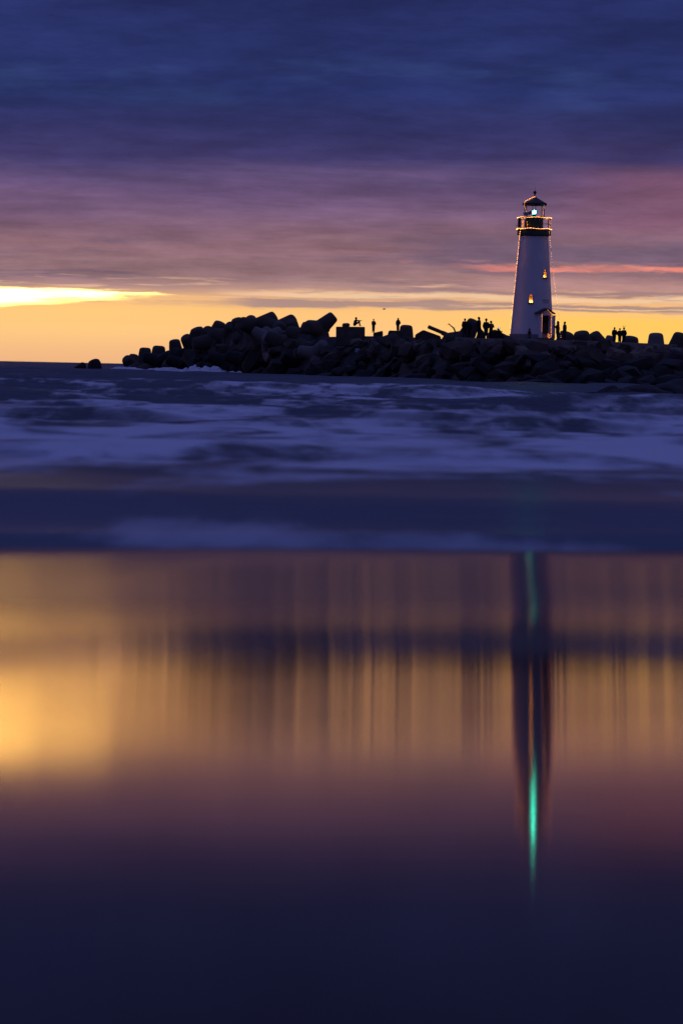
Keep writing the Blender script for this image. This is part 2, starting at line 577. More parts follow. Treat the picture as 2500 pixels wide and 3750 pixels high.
def prism(bm, pts, y0, y1, M=None):
    """outline in (x, z) extruded along y"""
    a = [bm.verts.new((x, y0, z)) for x, z in pts]
    b = [bm.verts.new((x, y1, z)) for x, z in pts]
    if M is not None:
        for v in a + b:
            v.co = M @ v.co
    bm.faces.new(a)
    bm.faces.new(b[::-1])
    k = len(pts)
    for i in range(k):
        bm.faces.new((a[i], b[i], b[(i + 1) % k], a[(i + 1) % k]))


def lathe(bm, prof, seg=48, closed=False):
    rings = []
    for r, z in prof:
        if r < 1e-5:
            rings.append([bm.verts.new((0, 0, z))])
        else:
            rings.append([bm.verts.new((r * math.sin(2 * math.pi * k / seg), -r * math.cos(2 * math.pi * k / seg), z)) for k in range(seg)])
    for a, b in zip(rings, rings[1:]):
        for k in range(seg):
            k2 = (k + 1) % seg
            if len(a) == 1 and len(b) == 1:
                continue
            if len(a) == 1:
                bm.faces.new((a[0], b[k2], b[k]))
            elif len(b) == 1:
                bm.faces.new((a[k], a[k2], b[0]))
            else:
                bm.faces.new((a[k], a[k2], b[k2], b[k]))


def empty(name, loc, rz=0.0, label=None, cat=None, group=None):
    o = bpy.data.objects.new(name, None)
    C.objects.link(o)
    o.location = loc
    o.rotation_euler = (0, 0, rz)
    o.empty_display_size = .3
    return tag(o, label, cat, group)


rnd = random.Random(7)
M_conc = mat('weathered_concrete', (.088, .076, .058), .9, .4, .55, .5, 5)
M_conc_l = mat('pale_concrete', (.20, .185, .165), .9, .3, .6, .4, 5)
M_rock = mat('rip_rap_rock', (.066, .050, .036), .85, .5, .7, .6, 4)
M_rock2 = mat('pale_granite', (.19, .155, .12), .88, .5, .8, .6, 4)
M_rockw = mat('wet_weedy_rock', (.012, .011, .010), .8, .5, .9, .5, 4)
M_white = mat('white_paint', (.66, .66, .68), .6, .07, .7, .08, 6)
M_plinth = mat('grey_plinth_paint', (.20, .20, .21), .8, .2, 1.2)
M_green = mat('dark_green_paint', (.012, .045, .034), .5, .2, 2)
M_black = mat('black_iron', (.012, .012, .013), .55, .2, 4)
M_roof = mat('dark_roof_metal', (.022, .018, .018), .55, .3, 3)
M_wire = mat('light_cable', (.02, .03, .015), .7)
M_bulb = mat('warm_bulb', (.9, .5, .2), .4, .05, 3, emit=(1.0, .36, .085), estr=7.0)
M_bulb_d = mat('amber_bulb', (.9, .5, .2), .4, .05, 3, emit=(1.0, .30, .035), estr=3.4)
M_amber = mat('amber_reveal_paint', (.85, .55, .12), .7, .1, 4)
M_winlamp = mat('window_bulb', (.9, .6, .2), .4, emit=(1.0, .46, .05), estr=11.0)
M_beam = mat('beacon_lens', (.1, .8, .7), .3, .02, 3, emit=(.03, 1.0, .72), estr=95.0)
M_grey = mat('grey_metal', (.25, .27, .32), .5, .15, 4)
M_wood = mat('driftwood', (.10, .075, .055), .85, .35, 5, .4)


def glass(name):
    m = bpy.data.materials.new(name)
    m.use_nodes = True
    n = m.node_tree
    n.nodes.clear()
    g = NG(n)
    a = g.new('ShaderNodeBsdfTransparent')
    b = g.new('ShaderNodeBsdfGlossy')
    b.inputs['Roughness'].default_value = .03
    mx = g.new('ShaderNodeMixShader')
    fr = g.new('ShaderNodeFresnel')
    fr.inputs[0].default_value = 1.4
    g.put(mx.inputs[0], g.m('MULTIPLY', fr.outputs[0], .6))
    n.links.new(a.outputs[0], mx.inputs[1])
    n.links.new(b.outputs[0], mx.inputs[2])
    o = g.new('ShaderNodeOutputMaterial')
    n.links.new(mx.outputs[0], o.inputs[0])
    return m


M_glass = glass('lantern_glass')

# ------------------------------------------------------------------ breakwater
CX = [400, 470, 560, 640, 740, 850, 1000, 1200, 1366, 1560, 1700, 1800, 1946, 2200, 2450, 2700]
CD = [424, 420, 411, 402, 388, 371, 346, 318, 300, 262, 240, 232, 227.5, 236, 246, 252]
CY = [1346, 1338, 1318, 1284, 1240, 1210, 1204, 1226, 1223, 1229, 1236, 1240, 1242.5, 1250, 1261, 1266]
TX = [400, 560, 640, 850, 1000, 1200, 1366, 1560, 1700, 1946, 2200, 2350, 2700]
TD = [416, 400, 391, 356, 329, 300, 283, 246, 226, 214, 216, 205, 196]


def crestD(px):
    return float(np.interp(px, CX, CD))


def crest(px, back=0.0):
    D = crestD(px)
    P = at(px, float(np.interp(px, CX, CY)), D)
    if back:
        P = P + Vector((0, 1, 0)) * back
    return P


def toe(px):
    D = float(np.interp(px, TX, TD))
    P = at(px, 1360, D)
    P.z = -.25
    return P


def facep(px, v):
    a, b = toe(px), crest(px)
    z = a.z + (b.z - a.z) * v
    return a.lerp(b, v ** .9) * 1.0 + Vector((0, 0, z - (a.z + (b.z - a.z) * v ** .9)))


brk = empty('breakwater', toe(1800), 0, 'long dark rubble breakwater of boulders below the lighthouse', 'breakwater')


def rel(v):
    return Vector(v) - brk.location


pxs = np.arange(400, 2701, 14)
vv = np.linspace(0, 1, 10)
X = np.zeros((len(vv) + 3, len(pxs)))
Y = X.copy()
Z = X.copy()
for j, px_ in enumerate(pxs):
    for i, v in enumerate(vv):
        P = facep(px_, v)
        k = .55 * math.sin(math.pi * v)
        P += Vector((rnd.uniform(-.3, .3), rnd.uniform(.3, 1.0) + .5, rnd.uniform(-.5, -.1) * (.3 + k)))
        P.z -= .12
        X[i, j], Y[i, j], Z[i, j] = rel(P)
    Pc = crest(px_)
    for i, (dy_, dz_) in enumerate(((8, -.05), (14, -.3), (24, -7))):
        X[len(vv) + i, j], Y[len(vv) + i, j], Z[len(vv) + i, j] = rel(Pc + Vector((0, dy_, dz_ - .1)))
me = grid_mesh('core', X, Y, Z)
me.polygons.foreach_set('use_smooth', np.zeros(len(me.polygons), dtype=bool))
core = obj('core', me, M_rockw, brk)


def rock_mesh(seed, k=15, flat=.72, rough=.24):
    rg = random.Random(seed)
    bm = bmesh.new()
    ga = math.pi * (3 - math.sqrt(5))
    for i in range(k):
        z = 1 - 2 * (i + .5) / k
        r = math.sqrt(1 - z * z)
        a = i * ga + rg.uniform(-.35, .35)
        s = 1 + rg.uniform(-rough, rough)
        v = Vector((r * math.cos(a), r * math.sin(a), z))
        v = Vector([math.copysign(abs(c) ** .62, c) for c in v])
        bm.verts.new((v.x * s, v.y * s * .85, v.z * s * flat))
    r = bmesh.ops.convex_hull(bm, input=bm.verts)
    bmesh.ops.delete(bm, geom=[e for e in r['geom_interior'] if isinstance(e, bmesh.types.BMVert)], context='VERTS')
    return bm_mesh('boulder', bm)


ROCKS = {}
for nm, mt in (('d', M_rock), ('p', M_rock2), ('w', M_rockw)):
    ROCKS[nm] = []
    for s in range(7):
        me = rock_mesh(100 + s)
        me.materials.append(mt)
        ROCKS[nm].append(me)


def boulder(P, s, kind, tilt=.5, parent=None, name='boulder'):
    me = rnd.choice(ROCKS[kind])
    o = bpy.data.objects.new(name, me)
    C.objects.link(o)
    o.rotation_euler = (rnd.uniform(-tilt, tilt), rnd.uniform(-tilt, tilt), rnd.uniform(0, 6.28))
    o.scale = (s * rnd.uniform(.85, 1.25), s * rnd.uniform(.85, 1.2), s * rnd.uniform(.75, 1.05))
    o.location = P
    if parent:
        o.parent = parent
        o.location = rel(P)
    return o


# boulders in rough courses up the seaward slope
nb = 0
levels = [.03, .13, .24, .36, .48, .60, .72, .84, .95]
for li, v in enumerate(levels):
    px_ = 690 + rnd.uniform(0, 40)
    while px_ < 2600:
        D = crestD(px_)
        s = rnd.choice((.42, .6, .75, .9, 1.0, 1.2, 1.45)) * rnd.uniform(.85, 1.12) * (1.15 if v < .35 else 1.0)
        if px_ < 1250:
            s *= 1.25
        vj = min(.97, max(0, v + rnd.uniform(-.05, .05)))
        if not (px_ < 1250 and vj > .66):
            P = facep(px_, vj) + Vector((0, rnd.uniform(-.1, .5), -.15))
            if v > .9:
                P.z -= s * .62
            wet = P.z < 2.0 + rnd.uniform(-.5, .6)
            boulder(P, s, 'w' if wet else ('p' if rnd.random() < .22 else 'd'), .45, brk)
            nb += 1
        px_ += s * F / D * rnd.uniform(1.55, 2.1) * (1.18)
print('boulders', nb)

# ------------------------------------------------------------------ walkway on the crest
bm = bmesh.new()
rows_ = []
for px_ in np.arange(1630, 2701, 20):
    c = crest(px_) + Vector((0, -.35, 0))
    wd = .42 if px_ < 2340 else .42 - .2 * min(1, (px_ - 2340) / 60)
    z = c.z
    rows_.append([bm.verts.new(p) for p in ((c.x, c.y, z - wd - .25), (c.x, c.y - .0, z - .05), (c.x, c.y + .05, z), (c.x, c.y + 9, z), (c.x, c.y + 9, z - .9))])
for a, b in zip(rows_, rows_[1:]):
    for k in range(4):
        bm.faces.new((a[k], b[k], b[k + 1], a[k + 1]))
bm.faces.new(rows_[0])
bm.faces.new(rows_[-1][::-1])
walk = tag(obj('walkway', bm_mesh('walkway', bm), M_conc_l), kind='structure')


def topz(px_):
    return crest(px_).z


# ------------------------------------------------------------------ tetrapods
def tetra_mesh():
    bm = bmesh.new()
    dirs = [Vector((0, 0, 1))] + [Vector((math.cos(a) * .943, math.sin(a) * .943, -.333)) for a in (0, 2.0944, 4.1888)]
    for d in dirs:
        d, x, y = frame(d)
        prof = [(.245, 0.0), (.235, .12), (.178, .515), (.168, .555), (.145, .585), (.10, .60), (0, .602)]
        rings = []
        for r, l in prof:
            if r == 0:
                rings.append([bm.verts.new(d * l)])
            else:
                rings.append([bm.verts.new(d * l + (x * math.cos(2 * math.pi * k / 20) + y * math.sin(2 * math.pi * k / 20)) * r) for k in range(20)])
        for a, b in zip(rings, rings[1:]):
            for k in range(20):
                k2 = (k + 1) % 20
                bm.faces.new((a[k], a[k2], b[0]) if len(b) == 1 else (a[k], a[k2], b[k2], b[k]))
    ball(bm, (0, 0, 0), .275, 2)
    return bm_mesh('concrete_tetrapod', bm, True)


TETRA = tetra_mesh()
TETRA.materials.append(M_conc)
TETRA_P = TETRA.copy()
TETRA_P.materials.clear()
TETRA_P.materials.append(M_conc_l)
TETRA_W = TETRA.copy()
TETRA_W.materials.clear()
TETRA_W.materials.append(M_rockw)


def tetra(px_, py_, D, d, H, spin=0.0, label=None, group=None, me=None):
    """end of one leg seen at the given point; d = that leg's direction (right, away, up)"""
    d = Vector(d).normalized()
    end = at(px_, py_, D)
    qm = d.to_track_quat('Z', 'Y').to_matrix()
    best = None
    for k in range(48):
        s_ = k / 48 * 2.0944
        hi_ = max((qm @ Vector((math.cos(a + s_) * .943, math.sin(a + s_) * .943, -.333))).z for a in (0, 2.0944, 4.1888))
        if best is None or hi_ < best[0]:
            best = (hi_, s_)
    spin = best[1] + .12 * math.sin(spin * 5)
    o = bpy.data.objects.new('concrete_tetrapod', me or TETRA)
    C.objects.link(o)
    qd = d.to_track_quat('Z', 'Y').to_matrix().to_4x4()
    o.matrix_world = Matrix.Translation(end - d * (.602 - .09) * H) @ qd @ Matrix.Rotation(spin, 4, 'Z') @ Matrix.Scale(H, 4)
    return tag(o, label, 'tetrapod', group)


GT = 'concrete tetrapods heaped on the breakwater head'
tetra(466, 1318, 417, (-.45, -.55, .55), 4.8, .3, 'low rounded tetrapod at the sea end of the heap, awash in foam', GT)
tetra(490, 1306, 420, (.1, .2, .9), 4.2, 1.2, 'tetrapod showing only a small dome behind the seaward end one', GT)
tetra(532, 1284, 414, (.02, .05, 1), 5.2, .5, 'tetrapod with one blunt leg straight up near the low sea end', GT)
tetra(582, 1278, 408, (.05, -.05, 1), 5.6, 2.1, 'wide flat-topped tetrapod leg beside the first upright one', GT)
tetra(640, 1254, 402, (-.15, -.2, 1), 4.8, 1.0, 'tetrapod with a rounded leg top one step up the heap', GT)
tetra(722, 1213, 388, (-.30, -.25, .9), 5.8, .2, 'tetrapod leaning seaward with a broad sloping top halfway up the heap', GT)
tetra(762, 1212, 386, (.1, -.8, .5), 4.6, .7, 'tetrapod leg facing out between the broad sloping top and the hump', GT)
tetra(845, 1196, 374, (.1, -.75, .6), 4.6, .7, 'tetrapod filling the notch between two humps near the ridge', GT)
tetra(1122, 1203, 333, (.1, -.85, .45), 4.2, .7, 'tetrapod face closing the dip left of the tilted leg', GT)
tetra(682, 1240, 394, (-.4, -.5, .7), 4.8, .7, 'tetrapod shoulder below the broad sloping top', GT)
tetra(805, 1190, 380, (.35, -.2, .9), 5.2, 1.9, 'tetrapod hump rising under the top of the heap', GT)
tetra(868, 1176, 370, (-.25, -.3, .9), 4.6, .4, 'tetrapod with smooth domed leg left of the round disc end', GT)
tetra(919, 1172, 360, (-.02, -.75, .62), 4.4, 1.0, 'tetrapod showing a round disc leg end on the heap ridge', GT)
tetra(1000, 1164, 348, (.80, -.15, .50), 5.0, 2.6, 'tetrapod with a thick peaked leg at the top of the heap', GT)
tetra(1026, 1204, 344, (.12, -1, .02), 4.6, 1.4, 'tetrapod leg pointing seaward with its round face below the peak', GT)
tetra(1068, 1184, 342, (-.15, -.45, .85), 4.4, .9, 'tetrapod double hump between the peak and the tilted leg', GT)
tetra(1112, 1196, 336, (-.9, .1, .35), 3.6, .5, 'tetrapod lying level behind the tilted leg', GT)
tetra(1216, 1163, 326, (.74, -.05, .67), 4.2, .2, 'tetrapod with one leg tilted up against the sky beside the square block', GT)
tetra(972, 1211, 342, (-.55, -.55, .45), 3.4, 1.2, 'pale tetrapod with a thin oval leg face below the peak', GT, TETRA_P)
tetra(980, 1246, 338, (.05, -.95, -.12), 3.6, .6, 'pale tetrapod with drop-shaped leg face beneath the oval one', GT, TETRA_P)
tetra(1122, 1270, 322, (-.25, -.9, .12), 3.6, .1, 'tetrapod with a small round leg face under the tilted leg', GT)
tetra(1184, 1262, 314, (.5, -.6, .62), 3.6, 2.0, 'pale tetrapod leg slanting up among the boulders by the block', GT, TETRA_P)
tetra(945, 1255, 348, (-.6, -.6, .3), 4.4, .4, 'dark tetrapod buried low in the heap', GT)
for i, (a, b, D, d, H) in enumerate((
        (870, 1235, 366, (-.4, -.8, .4), 4.8), (800, 1262, 378, (.1, -.9, .3), 4.8), (730, 1275, 386, (-.5, -.7, .4), 4.8),
        (660, 1298, 396, (-.2, -.9, .3), 4.6), (600, 1315, 402, (.3, -.9, .2), 4.4), (545, 1322, 408, (-.4, -.8, .3), 4.4),
        (690, 1325, 388, (.4, -.8, .2), 4.2), (770, 1318, 376, (-.3, -.9, .25), 4.4), (850, 1300, 364, (.3, -.8, .4), 4.6),
        (1070, 1245, 336, (.4, -.8, .2), 4.4), (1000, 1290, 338, (-.2, -.9, .3), 4.4), (910, 1300, 350, (.2, -.9, .35), 4.6))):
    tetra(a, b, D, d, H, i * .7, 'wet black tetrapod low in the heap just above the foam' if b > 1285 else 'dark dry tetrapod wedged in the middle of the heap', GT, TETRA_W if b > 1285 else TETRA)
GB = 'tetrapods lying along the far side of the breakwater'
tetra(1487, 1202, 306, (.03, -.1, 1), 4.1, .5, 'rounded tetrapod leg beside the woman in a coat', GB)
tetra(1732, 1183, 246, (.42, -.25, .88), 3.4, .9, 'big grey tetrapod among the standing people left of the lighthouse', GB)
tetra(2072, 1229, 248, (.25, -.2, .95), 4.0, .2, 'tetrapod behind the two people right of the lighthouse', GB)
tetra(2128, 1229, 254, (-.15, -.3, .95), 4.4, 1.6, 'pointed tetrapod hump next to the gap right of the lighthouse', GB)
tetra(2172, 1234, 256, (-.55, -.2, .8), 4.2, .3, 'tetrapod leg sloping down toward the group of three', GB)
tetra(2234, 1238, 258, (.2, -.1, .95), 2.6, .3, 'pale tetrapod edge behind the leftmost of the three people', GB, TETRA_P)
tetra(2306, 1247, 262, (.05, -.2, 1), 4.6, 1.1, 'low domed tetrapod beside the person with antlers', GB)
tetra(2400, 1233, 250, (-.02, -.12, 1), 3.9, .4, 'pale blunt tetrapod leg standing alone on the walkway edge', GB, TETRA_P)
tetra(2492, 1236, 247, (.25, -.2, .9), 4.4, .8, 'dark round tetrapod at the landward end of the walkway', GB)

# big loose stones and blocks on the crest
def slab(px0, py0, px1, py1, px2, py2, D, depth, label, name='stone_slab', cat='slab', m=None, drop=1.2):
    a, b, c = at(px0, py0, D), at(px1, py1, D), at(px2, py2, D)
    o0 = Vector(((a.x + c.x) / 2, D, min(a.z, c.z) - drop))
    bm = bmesh.new()
    pts = [(a.x - o0.x, a.z - o0.z), (b.x - o0.x, b.z - o0.z), (c.x - o0.x, c.z - o0.z), (c.x - o0.x + .1, 0), (a.x - o0.x - .1, 0)]
    prism(bm, pts, 0, depth)
    bmesh.ops.bevel(bm, geom=bm.edges[:], offset=.06, segments=2, affect='EDGES')
    o = obj(name, bm_mesh(name, bm), m or M_rock)
    o.location = o0
    return tag(o, label, cat)


slab(1522, 1224, 1549, 1208, 1613, 1231, 264, 2.4, 'wedge shaped rock slab leaning under the long beam')
slab(1640, 1228, 1686, 1211, 1702, 1226, 246, 1.8, 'sloping stone slab at the foot of the bare branch')
slab(1402, 1224, 1401, 1211, 1366, 1219, 304, 1.6, 'thin slab tilted beside the person with hand on hip')
slab(1420, 1222, 1424, 1210, 1470, 1211, 300, 1.4, 'low flat stone block in front of the woman in a coat')
slab(1790, 1216, 1812, 1206, 1864, 1232, 240, 2.0, 'dark rounded rock behind the crouching pair', 'boulder', 'rock')
slab(1742, 1240, 1757, 1200, 1772, 1216, 243, 1.2, 'pointed dark rock between the standing people', 'boulder', 'rock')
# square block the sitter is on
D = 305
a, b = at(1230, 1196, D), at(1336, 1194, D)
bm = bmesh.new()
box(bm, (0, 0, -2.2), (b.x - a.x, 2.6, 0))
bmesh.ops.bevel(bm, geom=bm.edges[:], offset=.05, segments=2, affect='EDGES')
blk = obj('concrete_block', bm_mesh('concrete_block', bm), M_conc)
blk.location = a
blk.rotation_euler = (0, -ROLL * .6, 0)
tag(blk, 'square grey concrete block with a person sitting on it', 'block')
st_ = boulder(at(1267, 1192, D + 1), .45, 'd', .2, None, 'boulder')
tag(st_, 'small rounded stone lying on the square concrete block', 'rock')
# long beam
D = 258
p0, p1 = at(1566, 1196, D), at(1633, 1224, D)
bm = bmesh.new()
d, x, y = frame(p1 - p0)
L = (p1 - p0).length
tube(bm, [(0, 0, 0), (.08, 0, 0), (L - .1, 0, 0), (L, 0, 0)], [.14, .19, .19, .15], 8)
box(bm, (L - .45, -.25, -.24), (L + .05, .25, .2))
bmesh.ops.bevel(bm, geom=[e for e in bm.edges if e.is_valid and e.calc_length() > .3], offset=.02, segments=1, affect='EDGES')
beam = obj('timber_beam', bm_mesh('timber_beam', bm), M_wood)
beam.location = p0
beam.rotation_euler = (0, math.atan2(-(p1 - p0).z, (p1 - p0).x), 0)
tag(beam, 'long weathered beam tilted up over the breakwater crest', 'beam')
# driftwood branch
D = 244
base = at(1666, 1222, D)
pts = [at(x_, y_, D) - base for x_, y_ in ((1666, 1222), (1665, 1212), (1661, 1203), (1656, 1198), (1650, 1193), (1646, 1189), (1641, 1183))]
for i, q_ in enumerate(pts):
    q_.y += .12 * math.sin(i * 1.7)
bm = bmesh.new()
tube(bm, pts, [.085, .075, .07, .06, .05, .04, .02], 7)
tube(bm, [pts[5], pts[5] + Vector((-.10, .02, .0)), pts[5] + Vector((-.22, .05, .03))], [.035, .025, .012], 5)
tube(bm, [pts[2], pts[2] + Vector((.06, .0, .10))], [.04, .015], 5)
br = obj('driftwood_branch', bm_mesh('driftwood_branch', bm, True), M_wood)
br.location = base
tag(br, 'bare crooked driftwood branch standing up from the stones', 'branch')

# rocks in the water
def sea_rock(px_, py_, D, s, sc_, label, seed, group=None):
    bm = bmesh.new()
    bmesh.ops.create_icosphere(bm, subdivisions=3, radius=1)
    rg = np.random.RandomState(seed)
    ph = rg.uniform(0, 6.28, (6, 3))
    kk = rg.uniform(1.2, 3.4, (6, 3)) * rg.choice((-1, 1), (6, 3))
    for v in bm.verts:
        nn = sum(math.sin(v.co.x * kk[i][0] + ph[i][0]) * math.sin(v.co.y * kk[i][1] + ph[i][1]) * math.sin(v.co.z * kk[i][2] + ph[i][2]) for i in range(6))
        v.co *= 1 + .16 * nn
        v.co = Vector((v.co.x * s * sc_[0], v.co.y * s * sc_[1], v.co.z * s * sc_[2]))
    o = obj('sea_rock', bm_mesh('sea_rock', bm), M_rockw)
    P = at(px_, py_, D)
    P.z = -.05
    o.location = P
    return tag(o, label, 'rock', group)


sea_rock(344, 1350, 405, 1.0, (1.25, 1.5, 1.75), 'pointed black rock rising from the sea off the breakwater head', 3)
sea_rock(292, 1350, 400, 1.0, (.95, 1.2, .95), 'low black rock awash beside the pointed sea rock', 8)
sea_rock(2176, 1438, 138, 1.0, (.42, .6, .14), 'tiny flat rock just breaking the water beside the rock shelf', 5)
sea_rock(2232, 1438, 138, 1.0, (.62, .9, .42), 'small black rock at the tip of the rock shelf', 12)
sea_rock(2282, 1438, 130, 1.0, (.85, 1.2, .40), 'low black rock in the middle of the rock shelf', 14)
sea_rock(2370, 1438, 132, 1.0, (1.3, 2.2, .62), 'broad black rock of the shelf in front of the breakwater', 21)
sea_rock(2470, 1438, 134, 1.0, (1.6, 2.4, .85), 'wide black rock at the landward end of the rock shelf', 33)

# small square sign and small lamp box on the slope
def at_face(px_, py_):
    lo, hi = 0.0, 1.0
    for _ in range(40):
        md = (lo + hi) / 2
        P = facep(px_, md)
        y_img = CAMH - (P.z - 0)
        Q = at(px_, py_, P.y)
        if P.z < Q.z:
            lo = md
        else:
            hi = md
    return at(px_, py_, facep(px_, lo).y)


P = at_face(1308, 1290) + Vector((0, -1.2, 0))
sg = empty('warning_sign', P, 0, 'small pale square sign fixed among the boulders', 'sign')
bm = bmesh.new()
box(bm, (-.26, -.02, -.03), (.26, .02, .42))
bmesh.ops.bevel(bm, geom=bm.edges[:], offset=.012, segments=1, affect='EDGES')
obj('panel', bm_mesh('panel', bm), mat('sign_paint', (.42, .46, .52), .5, .3, 9), sg)
bm = bmesh.new()
tube(bm, [(0, .04, .3), (0, .04, -1.0)], .03, 8)
obj('post', bm_mesh('post', bm), M_grey, sg)
P = at_face(1930, 1334) + Vector((0, -1.2, 0))
lb = empty('marker_box', P, 0, 'small grey hooded box mounted on the dark lower boulders', 'box')
bm = bmesh.new()
box(bm, (-.18, -.12, -.15), (.18, .12, .3))
bmesh.ops.bevel(bm, geom=bm.edges[:], offset=.02, segments=1, affect='EDGES')
obj('case', bm_mesh('case', bm), mat('box_paint', (.12, .125, .125), .6, .3, 9), lb)
bm = bmesh.new()
prism(bm, [(-.24, .3), (.24, .3), (.12, .42), (-.12, .42)], -.2, .16)
obj('hood', bm_mesh('hood', bm), M_rock, lb)

# ------------------------------------------------------------------ lighthouse
D0 = 233.0
T = at(1946, 1239.5, D0)
S = F / D0                        # pixels per metre there
Lh = empty('lighthouse', T, 0, 'white tapering lighthouse with dark green gallery and lit teal beacon', 'lighthouse')


def lpx(x_, y_, dep=0.0):
    """photo point -> lighthouse-local point at depth dep (negative = nearer)"""
    return at(x_, y_, D0 + dep) - T


def wallr(z):
    return 1.885 + (1.225 - 1.885) * (z - .36) / (9.0 - .36)


bm = bmesh.new()
lathe(bm, [(0, -.25), (1.96, -.25), (1.96, .33), (1.93, .36), (1.80, .36)], 64)
obj('plinth', bm_mesh('plinth', bm), M_plinth, Lh)
# wall with two window openings
WINS = []
for (wx, wy, h_) in ((1937.5, 1095, .70), (1989.5, 1003, .70)):
    c = lpx(wx, wy)
    ax = lpx(1946, wy).x * 0
    r = wallr(c.z)
    WINS.append((math.asin(max(-1, min(1, c.x / r))), c.z, h_))
seg = 128
zs = sorted(set([.36, 9.0] + [w[1] + s * w[2] / 2 for w in WINS for s in (-1, 1)] + list(np.linspace(1.2, 8.4, 10))))
bm = bmesh.new()
rg_ = []
for z in zs:
    rg_.append([bm.verts.new((wallr(z) * math.sin(2 * math.pi * k / seg), -wallr(z) * math.cos(2 * math.pi * k / seg), z)) for k in range(seg)])
for i in range(len(zs) - 1):
    zm = (zs[i] + zs[i + 1]) / 2
    for k in range(seg):
        am = 2 * math.pi * (k + .5) / seg
        if am > math.pi:
            am -= 2 * math.pi
        hole = any(abs(zm - z) < h_ / 2 and abs(am - a) * wallr(zm) < .16 for a, z, h_ in WINS)
        if not hole:
            bm.faces.new((rg_[i][k], rg_[i][(k + 1) % seg], rg_[i + 1][(k + 1) % seg], rg_[i + 1][k]))
obj('tower_wall', bm_mesh('tower_wall', bm, True), M_white, Lh)
tilt = math.atan2(1.885 - 1.225, 9.0 - .36)
for wi, (a, z, h_) in enumerate(WINS):
    M = Matrix.Translation((wallr(z) * math.sin(a), -wallr(z) * math.cos(a), z)) @ Matrix.Rotation(a, 4, 'Z') @ Matrix.Rotation(-tilt, 4, 'X')
    wd0, wd1 = .165, .105           # half widths, bottom and top
    H2 = h_ / 2
    bm = bmesh.new()                # reveal box behind the opening
    prism(bm, [(-.24, -H2 - .02), (.24, -H2 - .02), (.24, H2 + .02), (-.24, H2 + .02)], .02, .40, M)
    bm.normal_update()
    for f in list(bm.faces):
        if abs(f.normal.dot(M.to_3x3() @ Vector((0, 1, 0)))) > .9 and (M.inverted() @ f.calc_center_median()).y < .1:
            bm.faces.remove(f)
    win = obj('window', bm_mesh('window', bm), M_amber, Lh)
    bm = bmesh.new()                # trapezoid frame
    fo_, fi_ = [(-wd0 - .10, -H2 - .06), (wd0 + .10, -H2 - .06), (wd1 + .14, H2 + .05), (-wd1 - .14, H2 + .05)], [(-wd0, -H2), (wd0, -H2), (wd1, H2), (-wd1, H2)]
    for k in range(4):
        k2 = (k + 1) % 4
        prism(bm, [fo_[k], fo_[k2], fi_[k2], fi_[k]], -.035, .03, M)
    obj('frame', bm_mesh('frame', bm), M_white, win)
    bm = bmesh.new()
    for zz_ in (-.17, 0.0, .17):
        w_ = wd0 + (wd1 - wd0) * (zz_ + H2) / h_
        box(bm, (-w_, -.012, zz_ - .011), (w_, .012, zz_ + .011), M)
    box(bm, (-.010, -.010, -H2), (.010, .010, H2), M)
    obj('muntin', bm_mesh('muntin', bm), mat('brown_muntin', (.10, .05, .02), .6), win)
    bm = bmesh.new()
    prism(bm, fi_, .012, .018, M)
    obj('pane', bm_mesh('pane', bm), M_glass, win)
    bm = bmesh.new()
    box(bm, (-.26, -.11, -H2 - .12), (.26, .02, -H2 - .06), M)
    obj('sill', bm_mesh('sill', bm), M_black, win)
    bm = bmesh.new()
    ball(bm, M @ Vector((0, .22, -H2 + .12)), .10, 2, (1.5, .8, 1.1))
    obj('window_lamp', bm_mesh('window_lamp', bm, True), M_winlamp, win)

# gallery
bm = bmesh.new()
lathe(bm, [(1.10, 8.92), (1.27, 8.92), (1.30, 9.0), (1.47, 9.02), (1.47, 9.44), (1.50, 9.46), (1.50, 9.50), (.7, 9.50)], 56)
gal = obj('gallery', bm_mesh('gallery', bm), M_green, Lh)
rail = None
bm = bmesh.new()
for z, r in ((10.50, .030), (10.02, .018)):
    tube(bm, [(1.45 * math.sin(k * math.pi / 24), -1.45 * math.cos(k * math.pi / 24), z) for k in range(49)], r, 6, False)
rail = obj('railing', bm_mesh('railing', bm), M_black, Lh)
POST_A = [R(a) for a in (-69, -47, 70, 118, -118, 150, -150)]
for a in POST_A:
    bm = bmesh.new()
    c = (1.45 * math.sin(a), -1.45 * math.cos(a))
    tube(bm, [(*c, 9.48), (*c, 10.53)], .035, 8)
    obj('rail_post', bm_mesh('rail_post', bm), M_black, rail)
# dark equipment panel at the gallery's left rail, with a short rod
bm = bmesh.new()
Mp = Matrix.Rotation(R(-72), 4, 'Z')
box(bm, (-.30, -1.43, 9.52), (.34, -1.37, 10.48), Mp)
bmesh.ops.bevel(bm, geom=bm.edges[:], offset=.01, segments=1, affect='EDGES')
obj('equipment_panel', bm_mesh('equipment_panel', bm), M_green, Lh)
bm = bmesh.new()
tube(bm, [(-1.4, -.2, 9.83), (-1.65, -.22, 9.84)], .022, 6)
obj('rod', bm_mesh('rod', bm), M_black, Lh)
